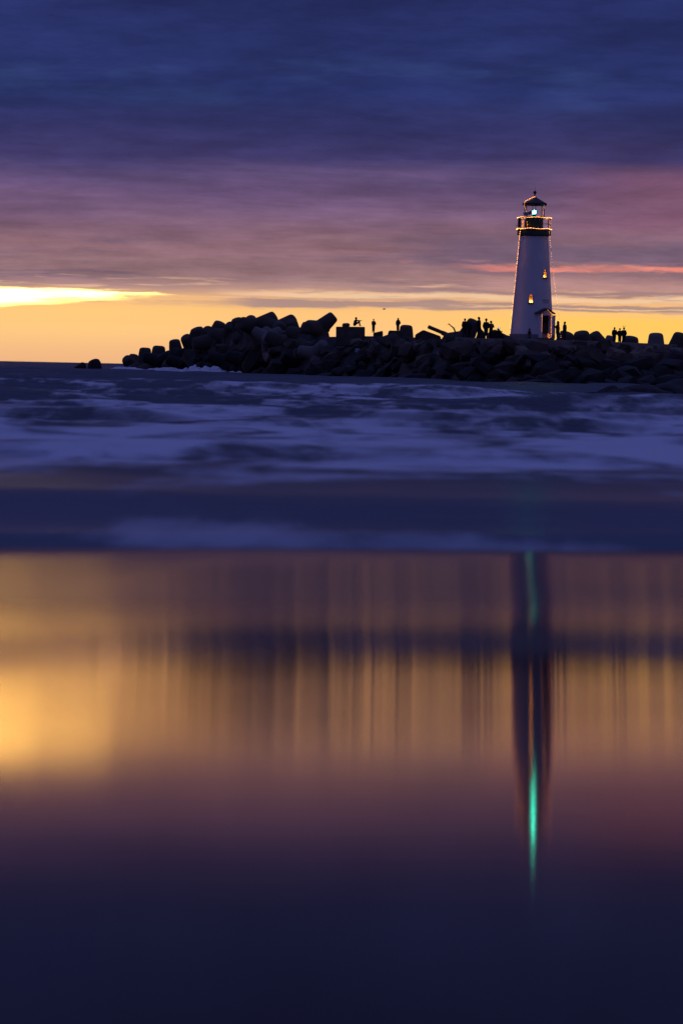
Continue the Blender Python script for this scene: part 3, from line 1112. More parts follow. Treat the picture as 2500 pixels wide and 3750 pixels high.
# lantern room: drum, posts, glass, roof
bm = bmesh.new()
lathe(bm, [(.78, 9.49), (.78, 10.55), (.84, 10.57), (.84, 10.63), (0, 10.64)], 48)
drum = obj('lantern_drum', bm_mesh('lantern_drum', bm), M_green, Lh)
LA = [R(a) for a in (-96, -64, 64, 96, 169, 188)]
for i, a in enumerate(LA):
    bm = bmesh.new()
    rr = .86 if i < 4 else .80
    tube(bm, [(rr * math.sin(a), -rr * math.cos(a), 10.6), (rr * math.sin(a), -rr * math.cos(a), 11.68)], .032 if i < 4 else .024, 8)
    obj('lantern_post', bm_mesh('lantern_post', bm), M_black, Lh)
sec = [(-64, 64), (64, 96), (96, 169), (169, 188), (188, 264), (264, 296)]
for a0, a1 in sec:
    bm = bmesh.new()
    k = max(2, int((a1 - a0) / 16))
    lo_ = [bm.verts.new((.845 * math.sin(R(a0 + (a1 - a0) * j / k)), -.845 * math.cos(R(a0 + (a1 - a0) * j / k)), 10.62)) for j in range(k + 1)]
    hi_ = [bm.verts.new((v.co.x, v.co.y, 11.66)) for v in lo_]
    for j in range(k):
        bm.faces.new((lo_[j], lo_[j + 1], hi_[j + 1], hi_[j]))
    obj('pane', bm_mesh('pane', bm), M_glass, Lh)
bm = bmesh.new()
lathe(bm, [(0, 11.70), (.98, 11.64), (1.06, 11.66), (1.08, 11.72), (1.07, 11.82), (.80, 11.97), (.45, 12.17), (.16, 12.34), (.09, 12.40), (.075, 12.50), (.05, 12.56), (0, 12.57)], 40)
roof = obj('roof', bm_mesh('roof', bm), M_roof, Lh)
bm = bmesh.new()
lathe(bm, [(.05, 12.55), (.055, 12.60), (.085, 12.64), (.14, 12.71), (.15, 12.77), (.12, 12.86), (.05, 12.91), (0, 12.92)], 20)
obj('finial', bm_mesh('finial', bm, True), M_roof, roof)
bm = bmesh.new()
tube(bm, [(0, 0, 12.9), (.01, 0, 13.35)], [.016, .006], 6)
obj('lightning_rod', bm_mesh('lightning_rod', bm), M_black, roof)
# beacon
bc = lpx(1953.5, 779)
bm = bmesh.new()
tube(bm, [(bc.x, -.35, 10.62), (bc.x, -.35, bc.z - .10)], [.12, .10], 10)
box(bm, (bc.x - .14, -.5, bc.z - .2), (bc.x + .14, -.2, bc.z - .12))
bec = obj('beacon', bm_mesh('beacon', bm), M_black, Lh)
Mb = Matrix.Translation((bc.x, -.40, bc.z + .02)) @ Matrix.Rotation(R(-28), 4, 'Y')
bm = bmesh.new()
ball(bm, (0, 0, 0), .2, 3, (.86, .55, .66))
for v in bm.verts:
    v.co = Mb @ v.co
obj('beacon_lens', bm_mesh('beacon_lens', bm, True), M_beam, bec)
bm = bmesh.new()
tube(bm, [Mb @ Vector(p_) for p_ in ((0, .02, 0), (0, .16, 0), (0, .19, 0))], [.165, .15, .06], 16)
obj('reflector', bm_mesh('reflector', bm, True), mat('reflector_green', (.05, .4, .36), .35), bec)
bm = bmesh.new()
box(bm, (bc.x - .24, -.72, bc.z + .165), (bc.x + .24, -.10, bc.z + .195))
obj('added_light_shield', bm_mesh('added_light_shield', bm), M_black, bec)  # shield added over the lens to keep its light off the roof
# trough floodlight on the rail, left of the beacon
f0, f1, f2, f3 = lpx(1909, 783), lpx(1938.5, 777.5), lpx(1936.5, 790), lpx(1916, 793)
bm = bmesh.new()
prism(bm, [(q_.x, q_.z) for q_ in (f3, f2, f1, f0)], -1.45, -1.15)
bmesh.ops.bevel(bm, geom=bm.edges[:], offset=.02, segments=2, affect='EDGES')
fl = obj('floodlight', bm_mesh('floodlight', bm), M_grey, Lh)
fl['label'] = 'grey-blue trough shaped floodlight on the gallery rail'
bm = bmesh.new()
q_ = lpx(1936.5, 782)
box(bm, (q_.x - .06, -1.46, q_.z - .13), (q_.x + .07, -1.14, q_.z + .14))
obj('end_cap', bm_mesh('end_cap', bm), M_black, fl)
bm = bmesh.new()
q_ = lpx(1924, 795)
tube(bm, [(q_.x, -1.3, q_.z + .1), (q_.x, -1.3, 10.5)], .05, 8)
obj('bracket', bm_mesh('bracket', bm), M_black, fl)

# porch with gable, doorway, door
pa = R(29)
pr = wallr(1.0)
MP = Matrix.Rotation(pa, 4, 'Z') @ Matrix.Translation((0, -pr, 0))
hw = .58
PY0, PY1 = -.42, .55
bm = bmesh.new()
box(bm, (-hw, PY0, -.05), (-hw + .17, PY1, 2.18), MP)
box(bm, (hw - .17, PY0, -.05), (hw, PY1, 2.18), MP)
prism(bm, [(-hw, 2.18), (hw, 2.18), (0, 2.50)], PY0, PY1, MP)
box(bm, (-hw + .17, PY0 + .003, 2.0), (hw - .17, PY1, 2.18), MP)
porch = obj('porch', bm_mesh('porch', bm), M_white, Lh)
for sgn in (-1, 1):
    bm = bmesh.new()
    x1 = sgn * (hw + .24)
    prism(bm, [(0, 2.52), (x1, 2.13), (x1, 2.21), (0, 2.63)], PY0 - .16, PY1, MP)
    obj('porch_roof', bm_mesh('porch_roof', bm), M_roof, porch)
bm = bmesh.new()
box(bm, (-hw + .17, -.08, .05), (hw - .17, 0, 2.0), MP)
door = obj('door', bm_mesh('door', bm), mat('dark_door', (.018, .022, .022), .5, .3, 3), Lh)
bm = bmesh.new()
box(bm, (-.36, -.11, .86), (.36, -.081, .92), MP)
obj('push_bar', bm_mesh('push_bar', bm), M_black, door)
bm = bmesh.new()
box(bm, (-hw - .1, PY0 - .3, -.1), (hw + .1, PY0 + .4, .045), MP)
obj('door_step', bm_mesh('door_step', bm), M_conc, Lh)
# white box at the tower's right side
bm = bmesh.new()
q0, q1 = lpx(2012, 1240, .6), lpx(2031, 1157, .6)
box(bm, (q0.x, .2, 0), (q1.x, 1.0, q1.z))
bmesh.ops.bevel(bm, geom=bm.edges[:], offset=.03, segments=2, affect='EDGES')
cab = obj('utility_cabinet', bm_mesh('utility_cabinet', bm), M_white, Lh)
bm = bmesh.new()
box(bm, (q1.x - .16, .15, q1.z - .03), (q1.x + .04, 1.05, q1.z + .03))
obj('lid', bm_mesh('lid', bm), M_plinth, cab)
# lettering bent round the wall above the porch
def lettering(txt, size, zc, ac):
    cu = bpy.data.curves.new('lettering', 'FONT')
    cu.body = txt
    cu.size = size
    cu.align_x = 'CENTER'
    cu.extrude = .004
    to = bpy.data.objects.new('lettering_tmp', cu)
    C.objects.link(to)
    bpy.context.view_layer.update()
    me = bpy.data.meshes.new_from_object(to.evaluated_get(bpy.context.evaluated_depsgraph_get()))
    bpy.data.objects.remove(to)
    for v in me.vertices:
        z = zc + v.co.y
        r = wallr(z) + .006 + v.co.z
        a = ac + v.co.x / wallr(zc)
        v.co = (r * math.sin(a), -r * math.cos(a), z)
    return obj('lettering', me, mat('letter_black', (.05, .05, .055), .6), Lh)


cl = lpx(1994, 1103)
lettering('WALTON', .20, cl.z - .03, math.asin(cl.x / wallr(cl.z)))
lettering('LIGHTHOUSE', .13, cl.z - .20, math.asin(cl.x / wallr(cl.z)))
# small clips on the right edge of the wall
for y_ in (905, 928):
    bm = bmesh.new()
    q_ = lpx(1955, y_)
    ball(bm, (wallr(q_.z) * math.sin(R(84)), -wallr(q_.z) * math.cos(R(84)), q_.z), .05, 1)
    obj('wall_clip', bm_mesh('wall_clip', bm), M_black, Lh)

# wreath on the door
wr = empty('wreath', T + MP @ Vector((0, -.14, 1.52)), pa, 'dark round evergreen wreath hanging on the lighthouse door', 'wreath')
bm = bmesh.new()
for k in range(190):
    a = rnd.uniform(0, 6.283)
    rr = .19 + rnd.gauss(0, .045)
    p_ = Vector((rr * math.cos(a), rnd.uniform(-.07, .02), rr * math.sin(a)))
    d_ = Vector((rnd.uniform(-1, 1), rnd.uniform(-1, .2), rnd.uniform(-1, 1))).normalized() * .10
    w_ = d_.cross(Vector((.3, .8, .5))).normalized() * .018
    bm.faces.new([bm.verts.new(v) for v in (p_, p_ + d_ * .5 + w_, p_ + d_, p_ + d_ * .5 - w_)])
tube(bm, [(.18 * math.cos(k * .3491), 0, .18 * math.sin(k * .3491)) for k in range(19)], .05, 6, False)
obj('foliage', bm_mesh('foliage', bm), mat('evergreen', (.012, .022, .012), .8, .4, 20), wr)
bm = bmesh.new()
ball(bm, (0, -.08, -.19), .06, 1, (1.2, .5, .9))
obj('bow', bm_mesh('bow', bm), mat('bow_red', (.10, .008, .008), .6), wr)

# post standing by the plinth
hp = lpx(1937, 1236, -3.2)
hp_l = T + hp
hp_l.z = T.z
hy = empty('standpipe', hp_l, 0, 'squat dark red standpipe in front of the lighthouse plinth', 'standpipe')
bm = bmesh.new()
lathe(bm, [(0, -.02), (.16, -.02), (.16, .06), (.115, .09), (.115, .50), (.14, .52), (.14, .56), (.09, .60), (.08, .70), (.10, .72), (.085, .80), (0, .83)], 18)
obj('barrel', bm_mesh('barrel', bm, True), mat('dark_red_paint', (.05, .014, .014), .5, .3, 5), hy)
for s_ in (-1, 1):
    bm = bmesh.new()
    tube(bm, [(s_ * .08, 0, .42), (s_ * .17, 0, .42), (s_ * .18, 0, .42)], [.055, .055, .035], 10)
    obj('nozzle', bm_mesh('nozzle', bm), MATS['dark_red_paint'], hy)

# ------------------------------------------------------------------ string lights
def string_lights(pts, label, origin, step=.085, br=.016, m=None, wr_=.008, sag=0.0, gaps=0.0, seed=1):
    rg = random.Random(seed)
    pts = [Vector(p) for p in pts]
    e = empty('string_lights', origin, 0, label, 'string lights', 'strings of fairy lights on the lighthouse')
    bm = bmesh.new()
    tube(bm, pts, wr_, 5)
    obj('cable', bm_mesh('cable', bm), M_wire, e)
    bm = bmesh.new()
    dist = 0.0
    nxt = 0.0
    for a, b in zip(pts, pts[1:]):
        L = (b - a).length
        while nxt <= dist + L:
            t_ = (nxt - dist) / max(L, 1e-6)
            p_ = a.lerp(b, t_)
            if rg.random() > gaps:
                ball(bm, p_ + Vector((rg.uniform(-1, 1), rg.uniform(-1, 0), rg.uniform(-1, 1))) * br * .9, br * rg.uniform(.75, 1.25), 1)
            nxt += step * rg.uniform(.7, 1.35)
        dist += L
    o = obj('bulb', bm_mesh('bulb', bm), m or M_bulb, e)
    o['kind'] = 'stuff'
    return e


def dense(pts, n=8):
    pts = [Vector(p) for p in pts]
    out = []
    for a, b in zip(pts, pts[1:]):
        out += [a.lerp(b, k / n) for k in range(n)]
    return out + [pts[-1]]


def ringpts(r, z, a0, a1, n, wob, ph):
    return [Vector((r * math.sin(R(a0 + (a1 - a0) * k / n)), -r * math.cos(R(a0 + (a1 - a0) * k / n)), z + wob * math.sin(ph + k * .55))) for k in range(n + 1)]


string_lights(dense([lpx(1905, 840, -1.2), lpx(1901, 862, -1.2), lpx(1884, 1045, -1.4), lpx(1864, 1226, -1.6)], 14),
              'long fairy light string down the seaward side of the tower', T, .085, .019, None, .008, gaps=.12, seed=3)
string_lights(dense([lpx(2010, 846, -.9), lpx(2012, 872, -.9), lpx(2022, 976, -.9), lpx(2033, 1072, -.9), lpx(2044, 1150, -.9), lpx(2052, 1236, -.9)], 9),
              'thin fairy light string hanging free on the landward side', T, .11, .014, None, .007, gaps=.25, seed=4)
string_lights(ringpts(1.50, 10.54, -180, 180, 72, .022, .4), 'ring of fairy lights along the top gallery rail', T, .060, .019, None, .008, seed=5)
string_lights(ringpts(1.53, 9.56, -180, 180, 72, .028, 2.2), 'ring of fairy lights round the gallery floor edge', T, .060, .019, None, .008, seed=6)
string_lights(dense([(.02, -.10, 12.42), (-.20, -.16, 12.33), (-.80, -.52, 11.99), (-.93, -.56, 11.86)], 6), 'fairy light string down the slope of the lantern roof', T, .055, .018, None, .008, seed=7)
string_lights(dense([(-.94, -.56, 11.84), (-.95, -.50, 11.62), (-.86, -.48, 11.35), (-.72, -.52, 11.0)], 5), 'slack fairy light string from roof edge to the floodlight', T, .07, .018, M_bulb_d, .008, seed=8)
string_lights(dense([(.80, -.44, 11.60), (.76, -.46, 11.2), (.70, -.52, 10.62)], 6), 'fairy lights down the landward lantern post', T, .07, .017, M_bulb_d, .008, seed=9)


def coil(a, z0, z1, r=1.45, w=.055, turns=7):
    c = Vector((r * math.sin(a), -r * math.cos(a), 0))
    n_ = turns * 8
    return [c + Vector((w * math.cos(k * .785), w * math.sin(k * .785), z0 + (z1 - z0) * k / n_)) for k in range(n_ + 1)]


string_lights(coil(R(-47), 9.58, 10.3), 'fairy lights coiled round the seaward gallery post', T, .055, .018, M_bulb_d, .008, seed=10)
string_lights(coil(R(70), 9.58, 10.3), 'fairy lights coiled round the landward gallery post', T, .075, .016, M_bulb_d, .008, seed=11, gaps=.2)
string_lights([Vector((-.66, -.62, z)) for z in np.linspace(9.62, 10.26, 8)], 'short fairy light string on the dark lantern drum', T, .08, .017, M_bulb_d, .008, seed=12)


def mp(x, y, z):
    return MP @ Vector((x, y, z))


string_lights(dense([mp(-hw + .10, PY0 - .03, 2.05), mp(-hw + .09, PY0 - .03, .55)], 14), 'straight fairy light string on the left door jamb', T, .08, .017, M_bulb_d, .008, seed=13)
string_lights(dense([mp(.0, PY0 - .17, 2.46), mp(hw - .09, PY0 - .15, 2.14), mp(hw - .09, PY0 - .04, 2.0), mp(hw - .10, PY0 - .05, .35), mp(hw - .22, PY0 - .12, .10), mp(hw - .42, PY0 - .15, .08)], 12),
              'fairy lights along the porch gable and down the right jamb', T, .08, .018, M_bulb_d, .008, seed=14)
string_lights([mp(hw - .40 + .09 * math.cos(k), PY0 - .1 + .05 * math.sin(k), .10 + .035 * k) for k in range(10)], 'little tangle of fairy lights at the door foot', T, .05, .018, M_bulb_d, .008, seed=15)

# ------------------------------------------------------------------ people
M_skin = mat('skin', (.30, .19, .14), .6, .1, 8)
M_hair = mat('dark_hair', (.018, .013, .011), .7, .3, 20)
CLOTH = {
    'black': mat('black_coat', (.014, .014, .016), .9, .3, 8), 'navy': mat('navy_jacket', (.018, .020, .036), .9, .3, 8),
    'charcoal': mat('charcoal_jacket', (.030, .028, .030), .9, .3, 8), 'maroon': mat('maroon_jacket', (.040, .012, .016), .9, .3, 8),
    'denim': mat('dark_denim', (.016, .020, .032), .9, .3, 10), 'shoe': mat('shoe_leather', (.012, .011, .011), .6, .3, 10),
    'slate': mat('slate_jumper', (.055, .058, .068), .9, .3, 8)}


def fuse(bm, vox, name):
    me0 = bm_mesh('fuse_tmp', bm)
    o = bpy.data.objects.new('fuse_tmp', me0)
    C.objects.link(o)
    md = o.modifiers.new('r', 'REMESH')
    md.mode = 'VOXEL'
    md.voxel_size = vox
    md.use_smooth_shade = True
    ms = o.modifiers.new('s', 'SMOOTH')
    ms.factor = .5
    ms.iterations = 2
    bpy.context.view_layer.update()
    me = bpy.data.meshes.new_from_object(o.evaluated_get(bpy.context.evaluated_depsgraph_get()))
    bpy.data.objects.remove(o)
    bpy.data.meshes.remove(me0)
    me.name = name
    return me


def caps(bm, a, b, ra, rb, f=1.0):
    a, b = Vector(a), Vector(b)
    tube(bm, [a, a.lerp(b, .5), b], [ra, (ra + rb) / 2, rb], 10)
    ball(bm, a, ra, 2)
    ball(bm, b, rb, 2)


STAND = dict(pel=(0, 0, .515), chest=(0, 0, .72), neck=(0, 0, .835), head=(0, .008, .925),
             Lsh=(.098, 0, .795), Lel=(.125, -.01, .63), Lha=(.128, .03, .485), Rsh=(-.098, 0, .795), Rel=(-.125, -.01, .63), Rha=(-.128, .03, .485),
             Lhip=(.05, 0, .515), Lkn=(.055, .01, .275), Lan=(.055, -.01, .035), Rhip=(-.05, 0, .515), Rkn=(-.055, .01, .275), Ran=(-.055, -.01, .035))


def person(loc, H, face, label, top='black', legs='denim', pose=None, hair='short', skirt=0.0, group=None, hat=None):
    J = dict(STAND)
    J.update(pose or {})
    J = {k: Vector(v) * H for k, v in J.items()}
    root = empty('person', loc, R(face), label, 'person', group)
    u = H
    hd = J['head']
    # the body: one fused surface
    bm = bmesh.new()
    caps(bm, J['pel'], J['chest'], .078 * u, .085 * u)
    caps(bm, J['chest'], J['neck'], .075 * u, .034 * u)
    caps(bm, J['neck'], hd, .034 * u, .036 * u)
    ball(bm, hd, .062 * u, 3, (.80, .96, 1.14))
    ball(bm, hd + Vector((0, .052, -.010)) * u, .012 * u, 2, (.8, 1.2, 1.3))       # nose
    ball(bm, hd + Vector((0, .036, -.045)) * u, .026 * u, 2)                       # chin
    for s in (-1, 1):
        ball(bm, hd + Vector((s * .050, 0, -.004)) * u, .014 * u, 2, (.6, .8, 1.3))  # ears
    for s in 'LR':
        caps(bm, J[s + 'sh'], J[s + 'el'], .030 * u, .024 * u)
        caps(bm, J[s + 'el'], J[s + 'ha'], .024 * u, .016 * u)
        caps(bm, J[s + 'hip'], J[s + 'kn'], .052 * u, .036 * u)
        caps(bm, J[s + 'kn'], J[s + 'an'], .036 * u, .024 * u)
        d_, x_, y_ = frame(J[s + 'ha'] - J[s + 'el'])
        palm = J[s + 'ha'] + d_ * .028 * u
        ball(bm, palm, .022 * u, 2, (.8, .8, 1.1))
        for k in range(4):
            b0 = palm + x_ * (k - 1.5) * .0105 * u + d_ * .012 * u
            l_ = (.034, .042, .040, .030)[k] * u
            caps(bm, b0, b0 + d_ * l_ * .5 + y_ * .003 * u, .0052 * u, .005 * u)
            caps(bm, b0 + d_ * l_ * .5 + y_ * .003 * u, b0 + d_ * l_ + y_ * .012 * u, .005 * u, .0045 * u)
        caps(bm, palm + x_ * .016 * u - d_ * .008 * u, palm + x_ * .036 * u + d_ * .018 * u + y_ * .006 * u, .0065 * u, .005 * u)
    obj('body', fuse(bm, .0085 * u, 'body'), M_skin, root)
    # eyes
    for s in (-1, 1):
        bm = bmesh.new()
        ball(bm, hd + Vector((s * .021, .050, .004)) * u, .0075 * u, 1)
        obj('eye', bm_mesh('eye', bm, True), mat('eye_dark', (.02, .02, .02), .3), root)
    # jacket
    bm = bmesh.new()
    caps(bm, J['pel'] + Vector((0, 0, .0)) * u, J['chest'], .104 * u, .110 * u)
    caps(bm, J['Lsh'], J['Rsh'], .054 * u, .054 * u)
    caps(bm, J['chest'], J['neck'].lerp(J['chest'], .2), .085 * u, .048 * u)
    for s in 'LR':
        caps(bm, J[s + 'sh'], J[s + 'el'], .050 * u, .043 * u)
        caps(bm, J[s + 'el'], J[s + 'ha'].lerp(J[s + 'el'], .12), .042 * u, .032 * u)
    if skirt:
        caps(bm, J['pel'], J['pel'] - Vector((0, 0, skirt * u)), .094 * u, .105 * u)
    obj('jacket', fuse(bm, .014 * u, 'jacket'), CLOTH[top], root)
    bm = bmesh.new()
    ball(bm, J['pel'], .088 * u, 2, (1.05, .85, .8))
    for s in 'LR':
        caps(bm, J[s + 'hip'], J[s + 'kn'], .066 * u, .052 * u)
        caps(bm, J[s + 'kn'], J[s + 'an'], .051 * u, .042 * u)
    obj('trousers', fuse(bm, .014 * u, 'trousers'), CLOTH[legs], root)
    for s in 'LR':
        bm = bmesh.new()
        an = J[s + 'an']
        kz = (an - J[s + 'kn']).normalized()
        fw = Vector((0, 1, 0)) if abs(kz.y) < .85 else Vector((0, .3, .95))
        caps(bm, an + Vector((0, -.010, -.012)) * u, an + fw * .085 * u + Vector((0, 0, -.016)) * u, .024 * u, .020 * u)
        obj('shoe', fuse(bm, .010 * u, 'shoe'), CLOTH['shoe'], root)
    bm = bmesh.new()
    ball(bm, hd + Vector((0, -.010, .016)) * u, .066 * u, 3, (.84, .98, 1.05))
    if hair == 'long':
        caps(bm, hd + Vector((0, -.035, 0)) * u, J['chest'] + Vector((0, -.075, .03)) * u, .052 * u, .040 * u)
        for s in (-1, 1):
            caps(bm, hd + Vector((s * .040, -.01, 0)) * u, J['neck'] + Vector((s * .050, -.01, -.03)) * u, .026 * u, .022 * u)
    elif hair == 'hood':
        ball(bm, hd + Vector((0, -.022, .004)) * u, .075 * u, 3, (.95, .9, 1.1))
    for v in bm.verts:
        r_ = v.co - hd
        if r_.y > .030 * u and r_.z < .035 * u and hair != 'hood' or (r_.y > .04 * u and r_.z < .03 * u):
            v.co.y = hd.y + .028 * u
    obj('hair' if hair != 'hood' else 'hood', fuse(bm, .011 * u, 'hair'), M_hair if hair != 'hood' else CLOTH[top], root)
    if hat:
        bm = bmesh.new()
        if hat == 'brim':
            caps(bm, hd + Vector((0, 0, .045)) * u, hd + Vector((0, 0, .060)) * u, .066 * u, .058 * u)
            tube(bm, [hd + Vector((0, 0, .028)) * u, hd + Vector((0, 0, .036)) * u], .105 * u, 18)
        elif hat == 'cap':
            ball(bm, hd + Vector((0, -.005, .030)) * u, .068 * u, 2, (.9, 1, .8))
            tube(bm, [hd + Vector((0, .05, .030)) * u, hd + Vector((0, .05, .036)) * u], .05 * u, 12)
        obj('hat', bm_mesh('hat', bm, True), CLOTH[top], root)
    return root


def stand_at(px_, foot, D, z=None):
    P = at(px_, foot, D)
    if z is not None:
        P.z = z
    return P


POCK = dict(Lel=(.165, -.035, .64), Lha=(.115, .045, .525), Rel=(-.165, -.035, .64), Rha=(-.115, .045, .525))
SLIM = dict(Lel=(.108, -.02, .63), Lha=(.10, .05, .50), Rel=(-.108, -.02, .63), Rha=(-.10, .05, .50))
SIT = dict(pel=(0, 0, .09), chest=(0, .05, .30), neck=(0, .085, .405), head=(0, .10, .49),
           Lsh=(.095, .08, .37), Lel=(.11, .25, .33), Lha=(.07, .40, .345), Rsh=(-.095, .08, .37), Rel=(-.11, .25, .34), Rha=(-.06, .41, .35),
           Lhip=(.05, .02, .08), Lkn=(.07, .30, .27), Lan=(.06, .34, .03), Rhip=(-.05, .02, .08), Rkn=(-.07, .29, .28), Ran=(-.06, .33, .03))
CROUCH = dict(SIT)
CROUCH.update(pel=(0, 0, .14), Lhip=(.05, .02, .13), Rhip=(-.05, .02, .13), chest=(0, .04, .34), neck=(0, .06, .445), head=(0, .075, .53),
              Lsh=(.095, .06, .41), Rsh=(-.095, .06, .41), Lel=(.12, .17, .33), Rel=(-.12, .17, .33), Lha=(.05, .27, .42), Rha=(-.03, .27, .42))
PHONE = dict(Lel=(.11, .10, .66), Lha=(.04, .20, .76), Rel=(-.11, .10, .66), Rha=(-.04, .20, .76))
HIP = dict(Rel=(-.185, -.05, .65), Rha=(-.085, .03, .55), Lel=(.11, -.02, .63), Lha=(.10, .05, .50))

person(at(1298, 1193.5, 306), 1.78, -90, 'person sitting with knees up and arms outstretched on the concrete block', 'slate', 'denim', SIT, 'hood')
person(at(1366.5, 1218.5, 309), 1.60, -160, 'slender person standing alone with a hand on the hip beside the block', 'maroon', 'denim', HIP, 'short', .05)
person(at(1456, 1216, 306), 1.62, 150, 'long-haired person in a knee-length coat beside the rounded tetrapod', 'black', 'denim', POCK, 'long', .16)
GP = 'people standing on the breakwater left of the lighthouse'
wz = lambda px_, D: topz(px_)
def on_walk(px_, D):
    P = at(px_, 1238, D)
    P.z = topz(px_)
    return P
person(on_walk(1700, 238), 1.68, 20, 'bulky person in dark coat left of the big grey tetrapod', 'black', 'denim',
       dict(POCK, Lan=(.085, -.01, .035), Ran=(-.085, -.01, .035)), 'short', .02)
person(on_walk(1716, 238.5), 1.42, -15, 'person in black in front of the big grey tetrapod', 'black', 'black', POCK, 'hood', .05)
person(on_walk(1751, 235), 1.86, -65, 'tall person in long black coat facing the tower', 'black', 'black', SLIM, 'short', .10)
person(on_walk(1778, 234), 1.70, 165, 'broad person in dark jacket and brimmed hat beside a smaller companion', 'black', 'denim', POCK, 'short', .05, None, 'brim')
person(on_walk(1796, 235), 1.60, 200, 'person in pale-fronted jacket holding hands up beside the hatted one', 'charcoal', 'black',
       dict(Lel=(.15, .03, .66), Lha=(.02, .11, .70), Rel=(-.15, .03, .66), Rha=(.0, .12, .68)), 'hood', .08)
person(on_walk(1818, 234.5), 1.60, -70, 'crouching person in black closest to the standing group', 'black', 'black', CROUCH, 'short')
person(on_walk(1830, 234.8) + Vector((0, .3, .08)), 1.66, 80, 'crouching person with lit phone nearest the tower', 'charcoal', 'denim', CROUCH, 'short')
person(on_walk(2040, 232.5), 1.68, 75, 'long-haired person photographing with a phone by the cabinet', 'charcoal', 'black', PHONE, 'long', .12)
person(on_walk(2065.5, 233.5), 1.66, 60, 'slim person standing apart right of the lighthouse', 'navy', 'denim', SLIM, 'short', .04)
D3 = 247
b3 = lambda x_: Vector((at(x_, 1250, D3).x, D3, topz(2260) - .05))
person(b3(2247.5), 1.52, 20, 'bare-headed person at the seaward side of the group of three', 'black', 'denim',
       dict(POCK, Lan=(.055, .05, .035), Ran=(-.12, -.12, .035), Rkn=(-.075, -.03, .275)), 'short', .03)
person(b3(2267), 1.44, -10, 'person in flat cap in the middle of the group of three', 'charcoal', 'black', POCK, 'short', .03, None, 'cap')
p3 = person(b3(2282), 1.50, -20, 'person wearing reindeer antlers at the landward side of the group of three', 'black', 'black', POCK, 'short', .05)
bm = bmesh.new()
hd = Vector((0, .008, .925)) * 1.5
tube(bm, [hd + Vector((.105 * math.cos(k * math.pi / 10), 0, .02 + .112 * math.sin(k * math.pi / 10))) for k in range(11)], .008, 5)
for s in (-1, 1):
    q0 = hd + Vector((s * .04, 0, .125))
    q1 = q0 + Vector((s * .035, 0, .09))
    q2 = q1 + Vector((s * .05, 0, .07))
    tube(bm, [q0, q1, q2], [.016, .016, .012], 6)
    tube(bm, [q1, q1 + Vector((-s * .015, 0, .075))], [.014, .010], 6)
    tube(bm, [q1.lerp(q2, .4), q1.lerp(q2, .4) + Vector((s * .05, 0, .0))], [.013, .009], 6)
an = obj('antler_headband', bm_mesh('antler_headband', bm), mat('antler_felt', (.25, .10, .03), .9), None)
an.location = p3.location
an.rotation_euler = p3.rotation_euler
tag(an, 'orange-brown reindeer antler headband on the landward one of three', 'headband')

# phones with lit screens
def phone(P, face, label):
    e = empty('phone', P, R(face), label, 'phone')
    bm = bmesh.new()
    box(bm, (-.04, 0, -.075), (.04, .009, .075))
    bmesh.ops.bevel(bm, geom=bm.edges[:], offset=.004, segments=1, affect='EDGES')
    obj('case', bm_mesh('case', bm), M_black, e)
    bm = bmesh.new()
    box(bm, (-.036, -.003, -.070), (.036, -.0005, .070))
    obj('screen', bm_mesh('screen', bm), mat('phone_screen', (.5, .5, .5), .3, .02, emit=(.85, .9, 1.0), estr=1.3), e)


phone(at(2033.3, 1178.5, 232.2), 40, 'lit phone held up by the long-haired person by the cabinet')
phone(at(1825.6, 1200.5, 233.9), 10, 'lit phone in the hands of the crouching pair')

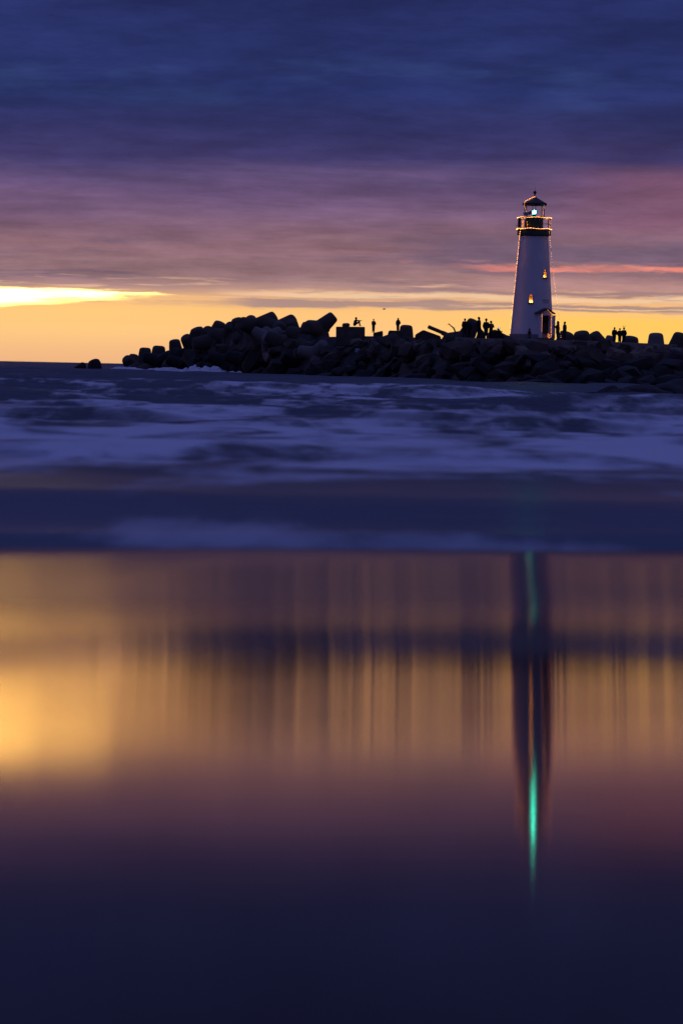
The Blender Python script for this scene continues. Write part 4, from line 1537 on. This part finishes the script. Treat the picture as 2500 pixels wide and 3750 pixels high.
# gull flying far out
P = at(1406, 1132.5, 430)
gu = empty('gull', P, R(20), 'tiny gull gliding far out over the sea', 'bird')
bm = bmesh.new()
tube(bm, [(-.26, 0, 0), (-.16, 0, .01), (0, 0, .02), (.14, 0, .03), (.22, 0, .04), (.29, 0, .03)], [.02, .06, .085, .07, .05, .012], 8)
obj('body', bm_mesh('body', bm, True), M_grey, gu)
for s in (-1, 1):
    bm = bmesh.new()
    ctrl = [(0, .05, .02, .15), (.02, .3, .13, .15), (.0, .5, .10, .12), (-.10, .72, .03, .03)]
    va = [bm.verts.new((x_ + w_ / 2, s * y_, z_)) for x_, y_, z_, w_ in ctrl] 
    vb = [bm.verts.new((x_ - w_ / 2, s * y_, z_ - .005)) for x_, y_, z_, w_ in ctrl]
    vc = [bm.verts.new((x_, s * y_, z_ + .018)) for x_, y_, z_, w_ in ctrl]
    for i in range(3):
        bm.faces.new((va[i], va[i + 1], vc[i + 1], vc[i]))
        bm.faces.new((vc[i], vc[i + 1], vb[i + 1], vb[i]))
        bm.faces.new((vb[i], vb[i + 1], va[i + 1], va[i]))
    obj('wing', bm_mesh('wing', bm), M_grey, gu)

# ------------------------------------------------------------------ surf breaking on the stones
def surf(pxa, pxb, base, D, hgt, seed, dep=3.0):
    rg = np.random.RandomState(seed)
    A, B = at(pxa, base, D), at(pxb, base, D)
    A.z = B.z = 0
    nx, ny = 60, 14
    f = swaves(seed, 9, (B - A).length * .35, 2.2)
    f2 = swaves(seed + 1, 9, (B - A).length * .16, 1.2)
    XX, YY, ZZ = np.zeros((ny, nx)), np.zeros((ny, nx)), np.zeros((ny, nx))
    for i in range(ny):
        for j in range(nx):
            u_, v_ = j / (nx - 1), i / (ny - 1)
            P = A.lerp(B, u_) + Vector((0, (v_ - .5) * dep, 0))
            env = math.sin(math.pi * u_) ** .6 * math.sin(math.pi * v_) ** .8
            XX[i, j], YY[i, j] = P.x, P.y
            ZZ[i, j] = -.12 + env * hgt * max(.12, .55 + .30 * f(P.x, P.y) + .10 * f2(P.x, P.y))
    return XX, YY, ZZ


M_foam = mat('sea_foam', (.80, .82, .86), .9, .1, 2, .4, 3)
surf_list = [(372, 560, 1346, 398, .75, 4), (455, 640, 1347, 392, .7, 9), (655, 760, 1350, 376, 1.3, 14), (700, 850, 1354, 360, 1.35, 19), (560, 700, 1348, 384, .9, 25), (820, 900, 1366, 345, .6, 30)]
for k in surf_list:
    me = grid_mesh('surf', *surf(*k))
    tag(obj('surf', me, M_foam), 'white surf breaking against the foot of the tetrapod heap', 'surf', None, 'stuff')
